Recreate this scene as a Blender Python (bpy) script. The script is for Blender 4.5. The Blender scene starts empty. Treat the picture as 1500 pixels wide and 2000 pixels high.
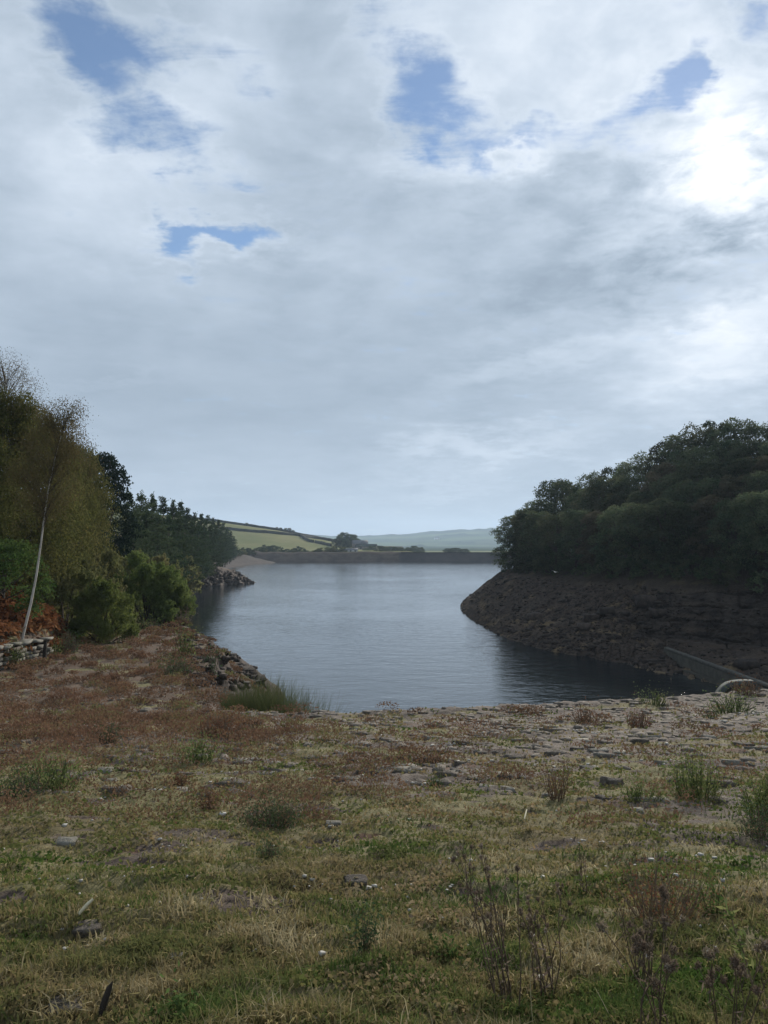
import bpy, math, random
import numpy as np
from mathutils import Vector, Matrix
from mathutils.bvhtree import BVHTree

random.seed(5)
RNG = np.random.default_rng(11)
S = bpy.context.scene
COL = S.collection
EYE = 11.0                       # camera height above the water (water is z = 0)
F = 1511.0                       # focal length in photo pixels (photo 1500 x 2000)
HOR = 1060.0                     # photo row of the horizon
PITCH = math.atan((HOR - 1000.0) / F)

# ------------------------------------------------------------------ camera
cam = bpy.data.cameras.new('camera')
cam.sensor_fit = 'VERTICAL'; cam.sensor_height = 36.0; cam.lens = 36.0 * F / 2000.0
cam.clip_start = 0.05; cam.clip_end = 15000.0
cam_o = bpy.data.objects.new('camera', cam); COL.objects.link(cam_o)
cam_o.location = (0, 0, EYE); cam_o.rotation_euler = (math.radians(90) + PITCH, 0, 0)
S.camera = cam_o


def pxdir(px, py):
    """direction of a photo pixel (only used to find where sky features stand)"""
    v = Vector(((px - 750.0) / F, 1.0, (1000.0 - py) / F))
    v.rotate(Matrix.Rotation(PITCH, 3, 'X'))
    return v.normalized()


SUN = pxdir(1430, 345)
SUN_EL = math.asin(SUN.z); SUN_AZ = math.atan2(SUN.x, SUN.y)

# ------------------------------------------------------------------ node helpers
class NT:
    def __init__(self, tree):
        self.t = tree; self.n = tree.nodes; self.l = tree.links

    def add(self, typ, **kw):
        n = self.n.new(typ)
        for k, v in kw.items(): setattr(n, k, v)
        return n

    def put(self, sock, v):
        if v is None: return
        if hasattr(v, 'is_linked') or isinstance(v, bpy.types.NodeSocket): self.l.new(v, sock)
        else: sock.default_value = v

    def m(self, op, a, b=None, c=None, clamp=False):
        n = self.add('ShaderNodeMath', operation=op); n.use_clamp = clamp
        for i, v in enumerate((a, b, c)):
            if v is not None: self.put(n.inputs[i], v)
        return n.outputs[0]

    def vm(self, op, a, b=None, scale=None):
        n = self.add('ShaderNodeVectorMath', operation=op)
        self.put(n.inputs[0], a)
        if b is not None: self.put(n.inputs[1], b)
        if scale is not None: self.put(n.inputs['Scale'], scale)
        return n.outputs['Value'] if op in ('DOT_PRODUCT', 'LENGTH') else n.outputs[0]

    def noise(self, vec, scale, detail=4.0, rough=0.5, dist=0.0, color=False):
        n = self.add('ShaderNodeTexNoise')
        if vec is not None: self.l.new(vec, n.inputs['Vector'])
        n.inputs['Scale'].default_value = scale; n.inputs['Detail'].default_value = detail
        n.inputs['Roughness'].default_value = rough; n.inputs['Distortion'].default_value = dist
        return n.outputs['Color'] if color else n.outputs['Fac']

    def ss(self, v, lo, hi):
        n = self.add('ShaderNodeMapRange', interpolation_type='SMOOTHSTEP')
        self.put(n.inputs[0], v); n.inputs[1].default_value = lo; n.inputs[2].default_value = hi
        return n.outputs[0]

    def mix(self, fac, a, b, blend='MIX'):
        n = self.add('ShaderNodeMix', data_type='RGBA', blend_type=blend)
        n.clamp_factor = True
        self.put(n.inputs[0], fac)
        for i, v in ((6, a), (7, b)):
            if isinstance(v, (tuple, list)): v = tuple(v) + ((1.0,) if len(v) == 3 else ())
            self.put(n.inputs[i], v)
        return n.outputs[2]

    def ramp(self, fac, stops):
        n = self.add('ShaderNodeValToRGB'); e = n.color_ramp.elements
        while len(e) < len(stops): e.new(0.5)
        for el, (p, c) in zip(e, stops): el.position = p; el.color = tuple(c) + (1.0,)
        self.put(n.inputs[0], fac)
        return n.outputs[0]

    def attr(self, name):
        return self.add('ShaderNodeAttribute', attribute_name=name).outputs['Fac']


def comb(nt, x, y, z):
    n = nt.add('ShaderNodeCombineXYZ')
    for i, v in enumerate((x, y, z)): nt.put(n.inputs[i], v)
    return n.outputs[0]


# ------------------------------------------------------------------ sky
world = bpy.data.worlds.new('World'); S.world = world; world.use_nodes = True
W = NT(world.node_tree); W.n.clear()
STR = 0.085


def build_sky():
    d0 = W.add('ShaderNodeTexCoord').outputs['Generated']
    sep = W.add('ShaderNodeSeparateXYZ'); W.l.new(d0, sep.inputs[0])
    z = W.m('MAXIMUM', sep.outputs[2], 0.0)
    den = W.m('ADD', z, 0.16)
    p = comb(W, W.m('DIVIDE', sep.outputs[0], den), W.m('DIVIDE', sep.outputs[1], den), 0.0)
    # wisps: the direction is warped before any cloud feature is looked up
    w1 = W.vm('SUBTRACT', W.noise(p, 2.2, 6, 0.6, color=True), (0.5, 0.5, 0.5))
    w2 = W.vm('SUBTRACT', W.noise(p, 7.0, 6, 0.65, color=True), (0.5, 0.5, 0.5))
    d = W.vm('ADD', d0, W.vm('ADD', W.vm('SCALE', w1, scale=0.15), W.vm('SCALE', w2, scale=0.075)))

    def blob(px, py, rx, ry, ang=0.0, src=None):
        c = pxdir(px, py); up = Vector((0, 0, 1)); r = c.cross(up).normalized(); u = r.cross(c)
        a = math.radians(ang); e1 = r * math.cos(a) + u * math.sin(a); e2 = u * math.cos(a) - r * math.sin(a)
        k = 1.0 / (1.0 + ((px - 750) ** 2 + (py - 1000) ** 2) / F ** 2)
        q1 = W.vm('DOT_PRODUCT', src or d, tuple(e1 * (F / rx / math.sqrt(k) ** 0.5)))
        q2 = W.vm('DOT_PRODUCT', src or d, tuple(e2 * (F / ry / math.sqrt(k) ** 0.5)))
        s = W.m('ADD', W.m('MULTIPLY', q1, q1), W.m('MULTIPLY', q2, q2))
        return W.m('EXPONENT', W.m('MULTIPLY', s, -1.0))

    def total(lst, src=None, grow=1.0):
        out = None
        for (px, py, rx, ry, ang, amp) in lst:
            rx, ry = rx * grow, ry * grow
            g = W.m('MULTIPLY', blob(px, py, rx, ry, ang, src), amp)
            out = g if out is None else W.m('ADD', out, g)
        return out

    gaps = total([(170, 55, 60, 85, 30, .80), (215, 110, 50, 50, -30, .40), (290, 135, 60, 120, -35, .62), (310, 262, 110, 42, -20, .62), (240, 290, 60, 30, 0, .4),
                  (445, 90, 60, 30, 0, .40), (500, 448, 75, 26, 8, 1.0), (425, 468, 60, 20, 0, .8), (340, 465, 34, 36, -30, .9), (372, 515, 18, 36, 0, .55),
                  (800, 195, 70, 90, -10, .95), (880, 235, 90, 40, 10, .80), (985, 295, 85, 26, 0, .85), (1150, 300, 70, 26, 0, .55), (880, 145, 50, 40, 0, .55),
                  (1235, 218, 55, 36, 10, .75), (1330, 192, 60, 44, 25, .95), (1375, 160, 30, 34, 0, .55), (1490, 100, 36, 30, 35, .75), (1425, 185, 26, 60, 0, -.5), (1490, 40, 40, 24, 0, .6),
                  (1330, 642, 40, 12, 8, .45), (725, 5, 70, 40, 0, .62), (1265, 350, 40, 14, 0, .35), (530, 175, 36, 22, 0, .25)], None, 1.10)
    n_big = W.noise(p, 1.5, 6, 0.52, 0.5)
    n_mid = W.noise(p, 4.0, 7, 0.58, 0.6)
    n_fin = W.noise(p, 13.0, 6, 0.62, 0.3)
    # long wisps drawn out along the wind
    mp = W.add('ShaderNodeMapping'); mp.inputs['Rotation'].default_value = (0, 0, .9); mp.inputs['Scale'].default_value = (1.0, 3.6, 1.0); W.l.new(p, mp.inputs[0])
    wisp = W.noise(mp.outputs[0], 3.2, 8, 0.66, 0.8)
    cov = W.m('ADD', gaps, W.m('ADD', W.m('ADD', W.m('MULTIPLY', W.m('SUBTRACT', n_mid, 0.5), 1.5), W.m('MULTIPLY', W.m('SUBTRACT', wisp, 0.5), 1.5)), W.m('MULTIPLY', W.m('SUBTRACT', n_fin, 0.5), 1.3)))
    openness = W.m('POWER', W.ss(cov, 0.16, 1.15), 1.3)
    thin = W.m('MULTIPLY', W.m('MULTIPLY', W.ss(gaps, .015, .22), W.ss(cov, 0.02, 0.32)), W.m('SUBTRACT', 1.0, W.ss(cov, .30, .7)))
    # billows lit from the sun's side: the sheet's thickness here against its thickness a step nearer the sun
    sh = Vector((SUN.x, SUN.y, 0)).normalized() * 0.085
    p2 = W.vm('ADD', p, tuple(sh))
    rel = W.m('SUBTRACT', W.noise(p, 2.6, 8, 0.56, 0.4), W.noise(p2, 2.6, 8, 0.56, 0.4))
    # brightness of the cloud sheet
    el = W.m('ARCSINE', z)
    base = W.ramp(W.m('DIVIDE', el, 1.57), [(0.0, (.455,) * 3), (0.035, (.415,) * 3), (0.11, (.375,) * 3), (0.23, (.405,) * 3), (0.37, (.440,) * 3), (1.0, (.46,) * 3)])
    lit = total([(1150, 130, 330, 170, 0, .17), (300, 350, 190, 120, 20, .10), (1420, 690, 200, 100, 12, .17), (1060, 720, 200, 26, 12, .08),
                 (930, 872, 210, 34, 3, .13), (880, 940, 120, 14, 3, .05), (1010, 640, 140, 20, 8, .04), (1000, 318, 90, 26, 0, .13), (480, 480, 170, 30, 8, .10), (120, 250, 160, 120, 0, .06),
                 (600, 200, 120, 250, 0, -.045), (640, 760, 480, 130, 0, -.03), (1440, 640, 130, 40, 8, .10), (1350, 730, 150, 24, 8, .06), (520, 330, 120, 60, 0, -.03), (240, 740, 90, 14, 3, .03), (980, 480, 260, 90, 0, -.05), (1160, 580, 220, 70, 5, -.06),
                 (1440, 500, 150, 70, 10, -.10), (80, 650, 200, 120, 0, -.03)])
    ca = W.vm('DOT_PRODUCT', W.vm('NORMALIZE', W.vm('ADD', d0, W.vm('ADD', W.vm('SCALE', w1, scale=0.10), W.vm('SCALE', w2, scale=0.08)))), tuple(SUN))
    ang = W.m('ARCCOSINE', W.m('MINIMUM', ca, 1.0))
    glow = W.m('ADD', W.m('MULTIPLY', W.m('EXPONENT', W.m('MULTIPLY', W.m('POWER', W.m('DIVIDE', ang, 0.052), 2.0), -1.0)), .19),
               W.m('MULTIPLY', W.m('EXPONENT', W.m('MULTIPLY', W.m('DIVIDE', ang, 0.13), -1.0)), 0.22))
    glow = W.m('MULTIPLY', glow, W.m('ADD', .25, W.m('MULTIPLY', W.ss(W.m('ADD', W.m('MULTIPLY', n_mid, .6), W.m('MULTIPLY', n_fin, .4)), .36, .60), 1.25)))
    tex = W.m('ADD', W.m('MULTIPLY', W.m('SUBTRACT', n_big, 0.5), 0.44), W.m('ADD', W.m('MULTIPLY', W.m('SUBTRACT', n_mid, 0.5), 0.12), W.m('MULTIPLY', W.m('SUBTRACT', n_fin, 0.5), 0.06)))
    # relief is softer in the flat grey sheet near the horizon
    tex = W.m('MULTIPLY', tex, W.m('ADD', 0.30, W.m('MULTIPLY', W.ss(el, 0.12, 0.5), 0.60)))
    relief = W.m('ADD', W.m('ADD', tex, W.m('MULTIPLY', rel, W.m('ADD', .03, W.m('MULTIPLY', W.ss(el, .14, .50), .34)))), W.m('ADD', W.m('MULTIPLY', thin, 0.030), W.m('MULTIPLY', W.m('SUBTRACT', wisp, .5), W.m('MULTIPLY', W.ss(el, .16, .5), .09))))
    b = W.m('ADD', base, W.m('ADD', W.m('ADD', lit, glow), relief))
    b = W.m('MAXIMUM', b, 0.12)
    tint = W.ramp(b, [(0.0, (.74, .98, 1.26)), (0.32, (.80, .985, 1.21)), (0.55, (.87, .99, 1.14)), (.9, (1.0, 1.0, 1.0))])
    cloud = W.vm('SCALE', tint, scale=W.m('DIVIDE', b, STR))
    sky = W.add('ShaderNodeTexSky', sky_type='NISHITA')
    sky.sun_disc = False; sky.sun_elevation = SUN_EL; sky.sun_rotation = SUN_AZ
    sky.altitude = 250; sky.air_density = 1.0; sky.dust_density = 0.1; sky.ozone_density = 3.5
    col = W.mix(W.m('MULTIPLY', openness, 0.90), cloud, sky.outputs[0])
    bg = W.add('ShaderNodeBackground'); bg.inputs['Strength'].default_value = STR
    W.l.new(col, bg.inputs['Color'])
    out = W.add('ShaderNodeOutputWorld'); W.l.new(bg.outputs[0], out.inputs['Surface'])


build_sky()

sun = bpy.data.lights.new('sun', 'SUN'); sun.energy = 4.2; sun.angle = math.radians(5); sun.color = (1.0, .93, .83)
sun_o = bpy.data.objects.new('sun', sun); COL.objects.link(sun_o)
sun_o.location = (40, 80, 120); sun_o.rotation_euler = (-SUN).to_track_quat('-Z', 'Y').to_euler()

vs = S.view_settings
S.display_settings.display_device = 'sRGB'
vs.view_transform = 'Standard'; vs.look = 'None'; vs.exposure = 0.45; vs.gamma = 1.0; vs.use_curve_mapping = False
S.cycles.max_bounces = 6; S.cycles.diffuse_bounces = 3; S.cycles.glossy_bounces = 3; S.cycles.transmission_bounces = 3
S.cycles.volume_bounces = 0; S.cycles.transparent_max_bounces = 6
S.cycles.sample_clamp_indirect = 4.0

# ------------------------------------------------------------------ noise in numpy
_PERM = np.random.default_rng(3).permutation(512).astype(np.int64)
_PERM = np.concatenate([_PERM, _PERM, _PERM])
_ANG = np.random.default_rng(4).uniform(0, 2 * np.pi, 512)
_GX, _GY = np.cos(_ANG), np.sin(_ANG)


def perlin(x, y):
    x = np.asarray(x, float); y = np.asarray(y, float)
    xi = np.floor(x).astype(np.int64); yi = np.floor(y).astype(np.int64)
    xf = x - xi; yf = y - yi; xi &= 511; yi &= 511

    def g(i, j, fx, fy):
        h = _PERM[_PERM[(xi + i) & 511] + ((yi + j) & 511)]
        return _GX[h] * fx + _GY[h] * fy
    u = xf * xf * xf * (xf * (xf * 6 - 15) + 10); v = yf * yf * yf * (yf * (yf * 6 - 15) + 10)
    a = g(0, 0, xf, yf); b = g(1, 0, xf - 1, yf); c = g(0, 1, xf, yf - 1); d = g(1, 1, xf - 1, yf - 1)
    return ((a + (b - a) * u) * (1 - v) + (c + (d - c) * u) * v) * 1.5


def fbm(x, y, oct=4, gain=0.5, seed=0.0):
    x = np.asarray(x, float) + seed * 17.3; y = np.asarray(y, float) - seed * 9.1
    s = 0; a = 1.0; n = 0
    for _ in range(oct):
        s = s + a * perlin(x, y); n += a; a *= gain; x = x * 2.03 + 7.7; y = y * 2.03 - 3.1
    return s / n


def sstep(a, b, x):
    t = np.clip((np.asarray(x, float) - a) / (b - a), 0, 1); return t * t * (3 - 2 * t)


# ------------------------------------------------------------------ mesh helpers
def mesh(name, verts, polys, mat=None, attrs=None, smooth=False):
    """polys: list of (M,k) index arrays; attrs: {name: (domain, values)}"""
    me = bpy.data.meshes.new(name)
    verts = np.asarray(verts, np.float32)
    polys = [np.asarray(p, np.int32) for p in polys if len(p)]
    loops = np.concatenate([p.ravel() for p in polys]); tot = np.concatenate([np.full(len(p), p.shape[1], np.int32) for p in polys])
    start = np.concatenate([[0], np.cumsum(tot)[:-1]]).astype(np.int32)
    me.vertices.add(len(verts)); me.vertices.foreach_set('co', verts.ravel())
    me.loops.add(len(loops)); me.loops.foreach_set('vertex_index', loops)
    me.polygons.add(len(tot)); me.polygons.foreach_set('loop_start', start); me.polygons.foreach_set('loop_total', tot)
    if smooth: me.polygons.foreach_set('use_smooth', np.ones(len(tot), bool))
    for k, (dom, val) in (attrs or {}).items():
        a = me.attributes.new(k, 'FLOAT', dom); a.data.foreach_set('value', np.asarray(val, np.float32).ravel())
    me.update(calc_edges=True)
    if mat: me.materials.append(mat)
    return me


def link(name, me, parent=None, loc=None):
    o = bpy.data.objects.new(name, me); COL.objects.link(o)
    if parent: o.parent = parent
    if loc is not None: o.location = loc
    return o


def tag(o, label=None, cat=None, group=None, kind=None):
    if label: o['label'] = label; o['kind'] = 'thing'
    if cat: o['category'] = cat
    if group: o['group'] = group
    if kind: o['kind'] = kind
    return o


def thing(name, label, cat, loc=(0, 0, 0), rot=(0, 0, 0), group=None, scale=1.0):
    o = bpy.data.objects.new(name, None); COL.objects.link(o)
    o.empty_display_size = 0.2
    o.location = loc; o.rotation_euler = rot
    o.scale = (scale,) * 3 if not isinstance(scale, tuple) else scale
    return tag(o, label, cat, group)


def copy_tree(o, parent=None):
    c = o.copy(); COL.objects.link(c)
    if parent: c.parent = parent
    for ch in list(o.children): copy_tree(ch, c)
    return c


def grid_polys(nr, nc, close=False):
    i = np.arange(nr - 1)[:, None]; j = np.arange(nc if close else nc - 1)[None, :]; j2 = (j + 1) % nc
    return np.stack([i * nc + j, i * nc + j2, (i + 1) * nc + j2, (i + 1) * nc + j], -1).reshape(-1, 4)


class Geo:
    """collects tubes, leaf blades and lumps into one mesh"""
    def __init__(self): self.v = []; self.p = {}; self.t = {}; self.n = 0

    def add(self, v, polys, tint=None):
        v = np.asarray(v, float).reshape(-1, 3); polys = np.asarray(polys) + self.n
        k = polys.shape[1]
        self.p.setdefault(k, []).append(polys)
        tt = np.full(len(polys), 0.5) if tint is None else np.broadcast_to(np.asarray(tint, float), (len(polys),))
        self.t.setdefault(k, []).append(tt)
        self.v.append(v); self.n += len(v); return self

    def tube(self, pts, rad, sides=6, tint=None):
        pts = np.asarray(pts, float); n = len(pts); rad = np.broadcast_to(np.asarray(rad, float), (n,))
        tan = np.gradient(pts, axis=0); tan /= np.linalg.norm(tan, axis=1, keepdims=True) + 1e-9
        ref = np.array([0.31, 0.95, 0.05]) if abs(tan[0][2]) > 0.7 else np.array([0.02, 0.05, 1.0])
        u = np.cross(tan, ref); u /= np.linalg.norm(u, axis=1, keepdims=True) + 1e-9; w = np.cross(tan, u)
        a = np.linspace(0, 2 * np.pi, sides, endpoint=False)
        v = pts[:, None] + rad[:, None, None] * (np.cos(a)[None, :, None] * u[:, None] + np.sin(a)[None, :, None] * w[:, None])
        return self.add(v.reshape(-1, 3), grid_polys(n, sides, True), tint)

    def leaves(self, c, length, width, axis=None, spread=1.0, tint=None, rng=RNG):
        c = np.asarray(c, float).reshape(-1, 3); n = len(c)
        a = rng.normal(size=(n, 3)) * spread
        if axis is not None: a = a + np.asarray(axis, float)
        a /= np.linalg.norm(a, axis=1, keepdims=True) + 1e-9
        b = np.cross(a, rng.normal(size=(n, 3))); b /= np.linalg.norm(b, axis=1, keepdims=True) + 1e-9
        L = np.broadcast_to(np.asarray(length, float), (n,))[:, None] * rng.uniform(.7, 1.3, (n, 1))
        Wd = np.broadcast_to(np.asarray(width, float), (n,))[:, None] * rng.uniform(.7, 1.3, (n, 1))
        v = np.stack([c - a * L * .5, c + b * Wd * .5 - a * L * .06, c + a * L * .5, c - b * Wd * .5 - a * L * .06], 1)
        q = np.arange(4 * n).reshape(n, 4)
        return self.add(v.reshape(-1, 3), q, rng.uniform(0, 1, n) if tint is None else tint)

    def blades(self, root, height, width, lean, tint=None, rng=RNG):
        """grass blades of two bent segments"""
        root = np.asarray(root, float).reshape(-1, 3); n = len(root)
        h = np.broadcast_to(np.asarray(height, float), (n,))[:, None] * rng.uniform(.55, 1.35, (n, 1))
        w = np.broadcast_to(np.asarray(width, float), (n,))[:, None] * rng.uniform(.7, 1.3, (n, 1))
        th = rng.uniform(0, 2 * np.pi, n); d = np.stack([np.cos(th), np.sin(th), np.zeros(n)], 1)
        ph = rng.uniform(0, np.pi, n); s = np.stack([np.cos(ph), np.sin(ph), np.zeros(n)], 1)
        L = np.broadcast_to(np.asarray(lean, float), (n,))[:, None] * rng.uniform(.3, 1.5, (n, 1))
        up = np.array([0, 0, 1.0])
        m = root + h * (.55 * up + .28 * L * d); t = root + h * ((1.0 - .35 * np.minimum(L, 1.6)) * up + .95 * L * d)
        v = np.stack([root - s * w * .5, root + s * w * .5, m + s * w * .38, m - s * w * .38, t], 1).reshape(-1, 3)
        b = (5 * np.arange(n))[:, None]
        tt = rng.uniform(0, 1, n) if tint is None else np.broadcast_to(tint, (n,))
        k = self.n
        self.add(v, b + np.array([0, 1, 2, 3]), tt)
        self.p.setdefault(3, []).append(b + np.array([3, 2, 4]) + k); self.t.setdefault(3, []).append(np.asarray(tt, float))
        return self

    def lump(self, c, r, seed=0, nu=7, nv=5, rough=.25, tint=None, squash=None, rot=0.0):
        """irregular closed stone"""
        rg = np.random.default_rng(seed)
        th = np.linspace(0, 2 * np.pi, nu, endpoint=False); ph = np.linspace(0.0, np.pi, nv)
        r = np.broadcast_to(np.asarray(r, float), (3,))
        P, T = np.meshgrid(ph, th, indexing='ij')
        k = 1 + rg.uniform(-rough, rough, P.shape); k[0] = k[0, 0]; k[-1] = k[-1, 0]
        e = .45
        f = lambda q: np.sign(q) * np.abs(q) ** e
        v = np.stack([f(np.sin(P)) * f(np.cos(T)) * k, f(np.sin(P)) * f(np.sin(T)) * k, f(np.cos(P)) * k], -1) * r
        cr, sr = math.cos(rot), math.sin(rot)
        x, y = v[..., 0] * cr - v[..., 1] * sr, v[..., 0] * sr + v[..., 1] * cr
        v = np.stack([x, y, v[..., 2]], -1)
        return self.add((v + np.asarray(c, float)).reshape(-1, 3), grid_polys(nv, nu, True), tint)

    def mesh(self, name, mat, smooth=False):
        ks = sorted(self.p)
        polys = [np.concatenate(self.p[k]) for k in ks]; t = np.concatenate([np.concatenate(self.t[k]) for k in ks])
        return mesh(name, np.concatenate(self.v), polys, mat, {'tint': ('FACE', t)}, smooth)


# ------------------------------------------------------------------ materials
def new_mat(name):
    m = bpy.data.materials.new(name); m.use_nodes = True; nt = NT(m.node_tree); nt.n.clear()
    out = nt.add('ShaderNodeOutputMaterial'); return m, nt, out


def leaf_mat(name, stops, trans=0.35, objvar=0.25, hue=None):
    m, nt, out = new_mat(name)
    col = nt.ramp(nt.attr('tint'), stops)
    oi = nt.add('ShaderNodeObjectInfo')
    hsv = nt.add('ShaderNodeHueSaturation'); nt.l.new(col, hsv.inputs['Color'])
    nt.l.new(nt.m('ADD', 1.0 - objvar, nt.m('MULTIPLY', oi.outputs['Random'], 2 * objvar)), hsv.inputs['Value'])
    nt.l.new(nt.m('ADD', 0.485, nt.m('MULTIPLY', nt.m('FRACT', nt.m('MULTIPLY', oi.outputs['Random'], 7.31)), 0.03)), hsv.inputs['Hue'])
    # patches of older and younger foliage through the crown
    tc = nt.add('ShaderNodeTexCoord').outputs['Object']
    pat = nt.ss(nt.noise(tc, 0.7, 3, .6), .35, .7)
    c2 = nt.mix(nt.m('MULTIPLY', pat, .5), hsv.outputs[0], hue or (.075, .07, .03))
    d = nt.add('ShaderNodeBsdfDiffuse'); nt.l.new(c2, d.inputs[0])
    t = nt.add('ShaderNodeBsdfTranslucent'); nt.l.new(c2, t.inputs[0])
    mx = nt.add('ShaderNodeMixShader'); mx.inputs[0].default_value = trans
    nt.l.new(d.outputs[0], mx.inputs[1]); nt.l.new(t.outputs[0], mx.inputs[2]); nt.l.new(mx.outputs[0], out.inputs[0])
    return m


def solid_mat(name, c1, c2, scale=6.0, rough=.9, bump=.0, bscale=None, c3=None, objvar=0.0, spec=.2):
    m, nt, out = new_mat(name)
    tc = nt.add('ShaderNodeTexCoord').outputs['Object']
    n = nt.noise(tc, scale, 8, .65)
    c = nt.mix(nt.ss(n, .32, .68), c1, c2)
    if c3: c = nt.mix(nt.ss(nt.noise(tc, scale * 3.1, 6, .7), .56, .7), c, c3)
    if objvar:
        oi = nt.add('ShaderNodeObjectInfo'); hsv = nt.add('ShaderNodeHueSaturation'); nt.l.new(c, hsv.inputs['Color'])
        nt.l.new(nt.m('ADD', 1 - objvar, nt.m('MULTIPLY', oi.outputs['Random'], 2 * objvar)), hsv.inputs['Value']); c = hsv.outputs[0]
    b = nt.add('ShaderNodeBsdfPrincipled'); nt.l.new(c, b.inputs['Base Color']); b.inputs['Roughness'].default_value = rough
    b.inputs['Specular IOR Level'].default_value = spec
    if bump:
        bp = nt.add('ShaderNodeBump'); bp.inputs['Strength'].default_value = bump; bp.inputs['Distance'].default_value = .05
        nt.l.new(nt.noise(tc, bscale or scale * 4, 6, .65), bp.inputs['Height']); nt.l.new(bp.outputs[0], b.inputs['Normal'])
    nt.l.new(b.outputs[0], out.inputs[0]); return m


M_LEAF_DARK = leaf_mat('dark broadleaf foliage', [(0, (.026, .042, .024)), (.5, (.062, .086, .048)), (1, (.115, .140, .075))], .36, .5, (.12, .105, .065))
M_LEAF_BROWN = leaf_mat('olive brown broadleaf foliage', [(0, (.058, .058, .038)), (.5, (.095, .090, .058)), (1, (.13, .12, .075))], .25, .25, (.12, .095, .065))
M_BIRCH = leaf_mat('olive birch foliage', [(0, (.052, .064, .020)), (.5, (.090, .098, .032)), (.85, (.13, .125, .044)), (1, (.18, .14, .055))], .4, .12, (.11, .095, .040))
M_BIRCH_TOP = leaf_mat('thin brownish birch foliage', [(0, (.060, .056, .028)), (.6, (.105, .088, .042)), (1, (.15, .115, .055))], .35, .1, (.11, .085, .042))
M_WILLOW = leaf_mat('green willow foliage', [(0, (.075, .105, .030)), (.5, (.130, .165, .050)), (1, (.200, .230, .080))], .42, .12, (.14, .16, .055))
M_WILLOW_G = leaf_mat('grey green willow foliage', [(0, (0.093, 0.112, 0.044)), (.5, (0.145, 0.163, 0.065)), (1, (0.221, 0.221, 0.093))], .38, .12, (0.187, 0.153, 0.076))
M_GREEN = leaf_mat('bright green foliage', [(0, (.035, .065, .020)), (.5, (.062, .105, .032)), (1, (.105, .150, .05))], .4, .1, (.075, .095, .032))
M_PINE = leaf_mat('pine needles', [(0, (.026, .044, .022)), (.5, (.046, .070, .034)), (1, (.072, .098, .046))], .2, .28, (.05, .06, .032))
M_PINE_L = leaf_mat('pale pine needles', [(0, (.045, .070, .035)), (.5, (.070, .100, .050)), (1, (.10, .13, .066))], .2, .15, (.08, .09, .045))
M_YEW = leaf_mat('dark evergreen foliage', [(0, (.010, .020, .014)), (.5, (.018, .032, .020)), (1, (.030, .046, .028))], .12, .1, (.02, .03, .02))
M_BRACKEN = leaf_mat('dead bracken', [(0, (0.077, 0.035, 0.017)), (.4, (0.154, 0.067, 0.031)), (.8, (0.238, 0.105, 0.049)), (1, (0.280, 0.154, 0.070))], .3, .1, (0.140, 0.077, 0.035))
M_HEATHER = leaf_mat('brown heather', [(0, (0.088, 0.062, 0.040)), (.35, (0.156, 0.098, 0.060)), (.7, (0.225, 0.138, 0.083)), (.85, (0.213, 0.169, 0.088)), (1, (0.163, 0.188, 0.075))], .25, .1, (0.188, 0.106, 0.073))
M_SHRUB = leaf_mat('low dark shrub', [(0, (0.028, 0.050, 0.025)), (.6, (0.056, 0.090, 0.042)), (1, (0.105, 0.140, 0.063))], .3, .1, (0.070, 0.084, 0.042))
M_WEED = leaf_mat('green weed', [(0, (0.077, 0.119, 0.036)), (.6, (0.133, 0.175, 0.063)), (1, (0.238, 0.238, 0.098))], .35, .12, (0.168, 0.140, 0.063))
M_REED = leaf_mat('dull reeds', [(0, (.050, .068, .026)), (.6, (.085, .105, .042)), (1, (.17, .16, .075))], .3, .15, (.10, .095, .05))
M_RUST = leaf_mat('rust coloured dock', [(0, (0.084, 0.042, 0.025)), (.5, (0.154, 0.077, 0.042)), (1, (0.224, 0.119, 0.063))], .25, .1, (0.126, 0.070, 0.042))
M_SEED = leaf_mat('brown seed heads', [(0, (.10, .078, .058)), (.6, (.20, .155, .115)), (.92, (.34, .285, .225)), (1, (.55, .52, .47))], .3, .1, (.16, .12, .09))
M_BARK = solid_mat('bark', (.035, .028, .022), (.075, .062, .05), 5, .95, .6)
M_BIRCHBARK = solid_mat('birch bark', (.50, .48, .43), (.36, .34, .30), 3.0, .8, .4, 20, (.05, .045, .04))
M_STEM = solid_mat('dry stems', (.11, .080, .055), (.21, .16, .11), 9, .9)
M_STALK = solid_mat('dark dead stalks', (.055, .040, .028), (.13, .095, .066), 9, .9)
M_STEM_G = solid_mat('green stems', (.05, .075, .022), (.09, .10, .04), 9, .9)
M_STRAW = solid_mat('straw', (.30, .25, .14), (.42, .36, .22), 9, .8)
M_STONE = solid_mat('weathered pitching stone', (.066, .056, .046), (.150, .128, .106), 9, .92, .9, 34, (.12, .115, .05), .25)
M_STONE_PALE = solid_mat('pale lichened stone', (.095, .088, .072), (.19, .178, .15), 7, .92, .6, 22, (.11, .115, .06), .2)
M_WHITE = solid_mat('white lichen and quartz', (.30, .29, .26), (.44, .42, .38), 20, .85, 0, None, None, .2)
M_ROCK = solid_mat('dark bank rock', (.026, .020, .017), (.062, .048, .039), 1.4, .9, .8, 7, (.085, .066, .044), .3)
M_ROCK_BLACK = solid_mat('wet black rock', (.012, .010, .009), (.030, .025, .022), 2.4, .85, .8, 8, (.06, .045, .03), .3, .1)
M_CONC = solid_mat('weathered concrete', (.035, .042, .040), (.070, .080, .074), 3, .9, .4, 14, (.09, .11, .085))
M_CONC_D = solid_mat('dark algae concrete', (.030, .028, .022), (.058, .054, .042), 1.2, .9, .4, 9, (.05, .05, .03))
M_WOOD = solid_mat('old wood', (.02, .017, .014), (.045, .037, .03), 8, .9)
M_STICK = solid_mat('bleached stick', (.42, .37, .24), (.52, .47, .33), 14, .8)
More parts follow.
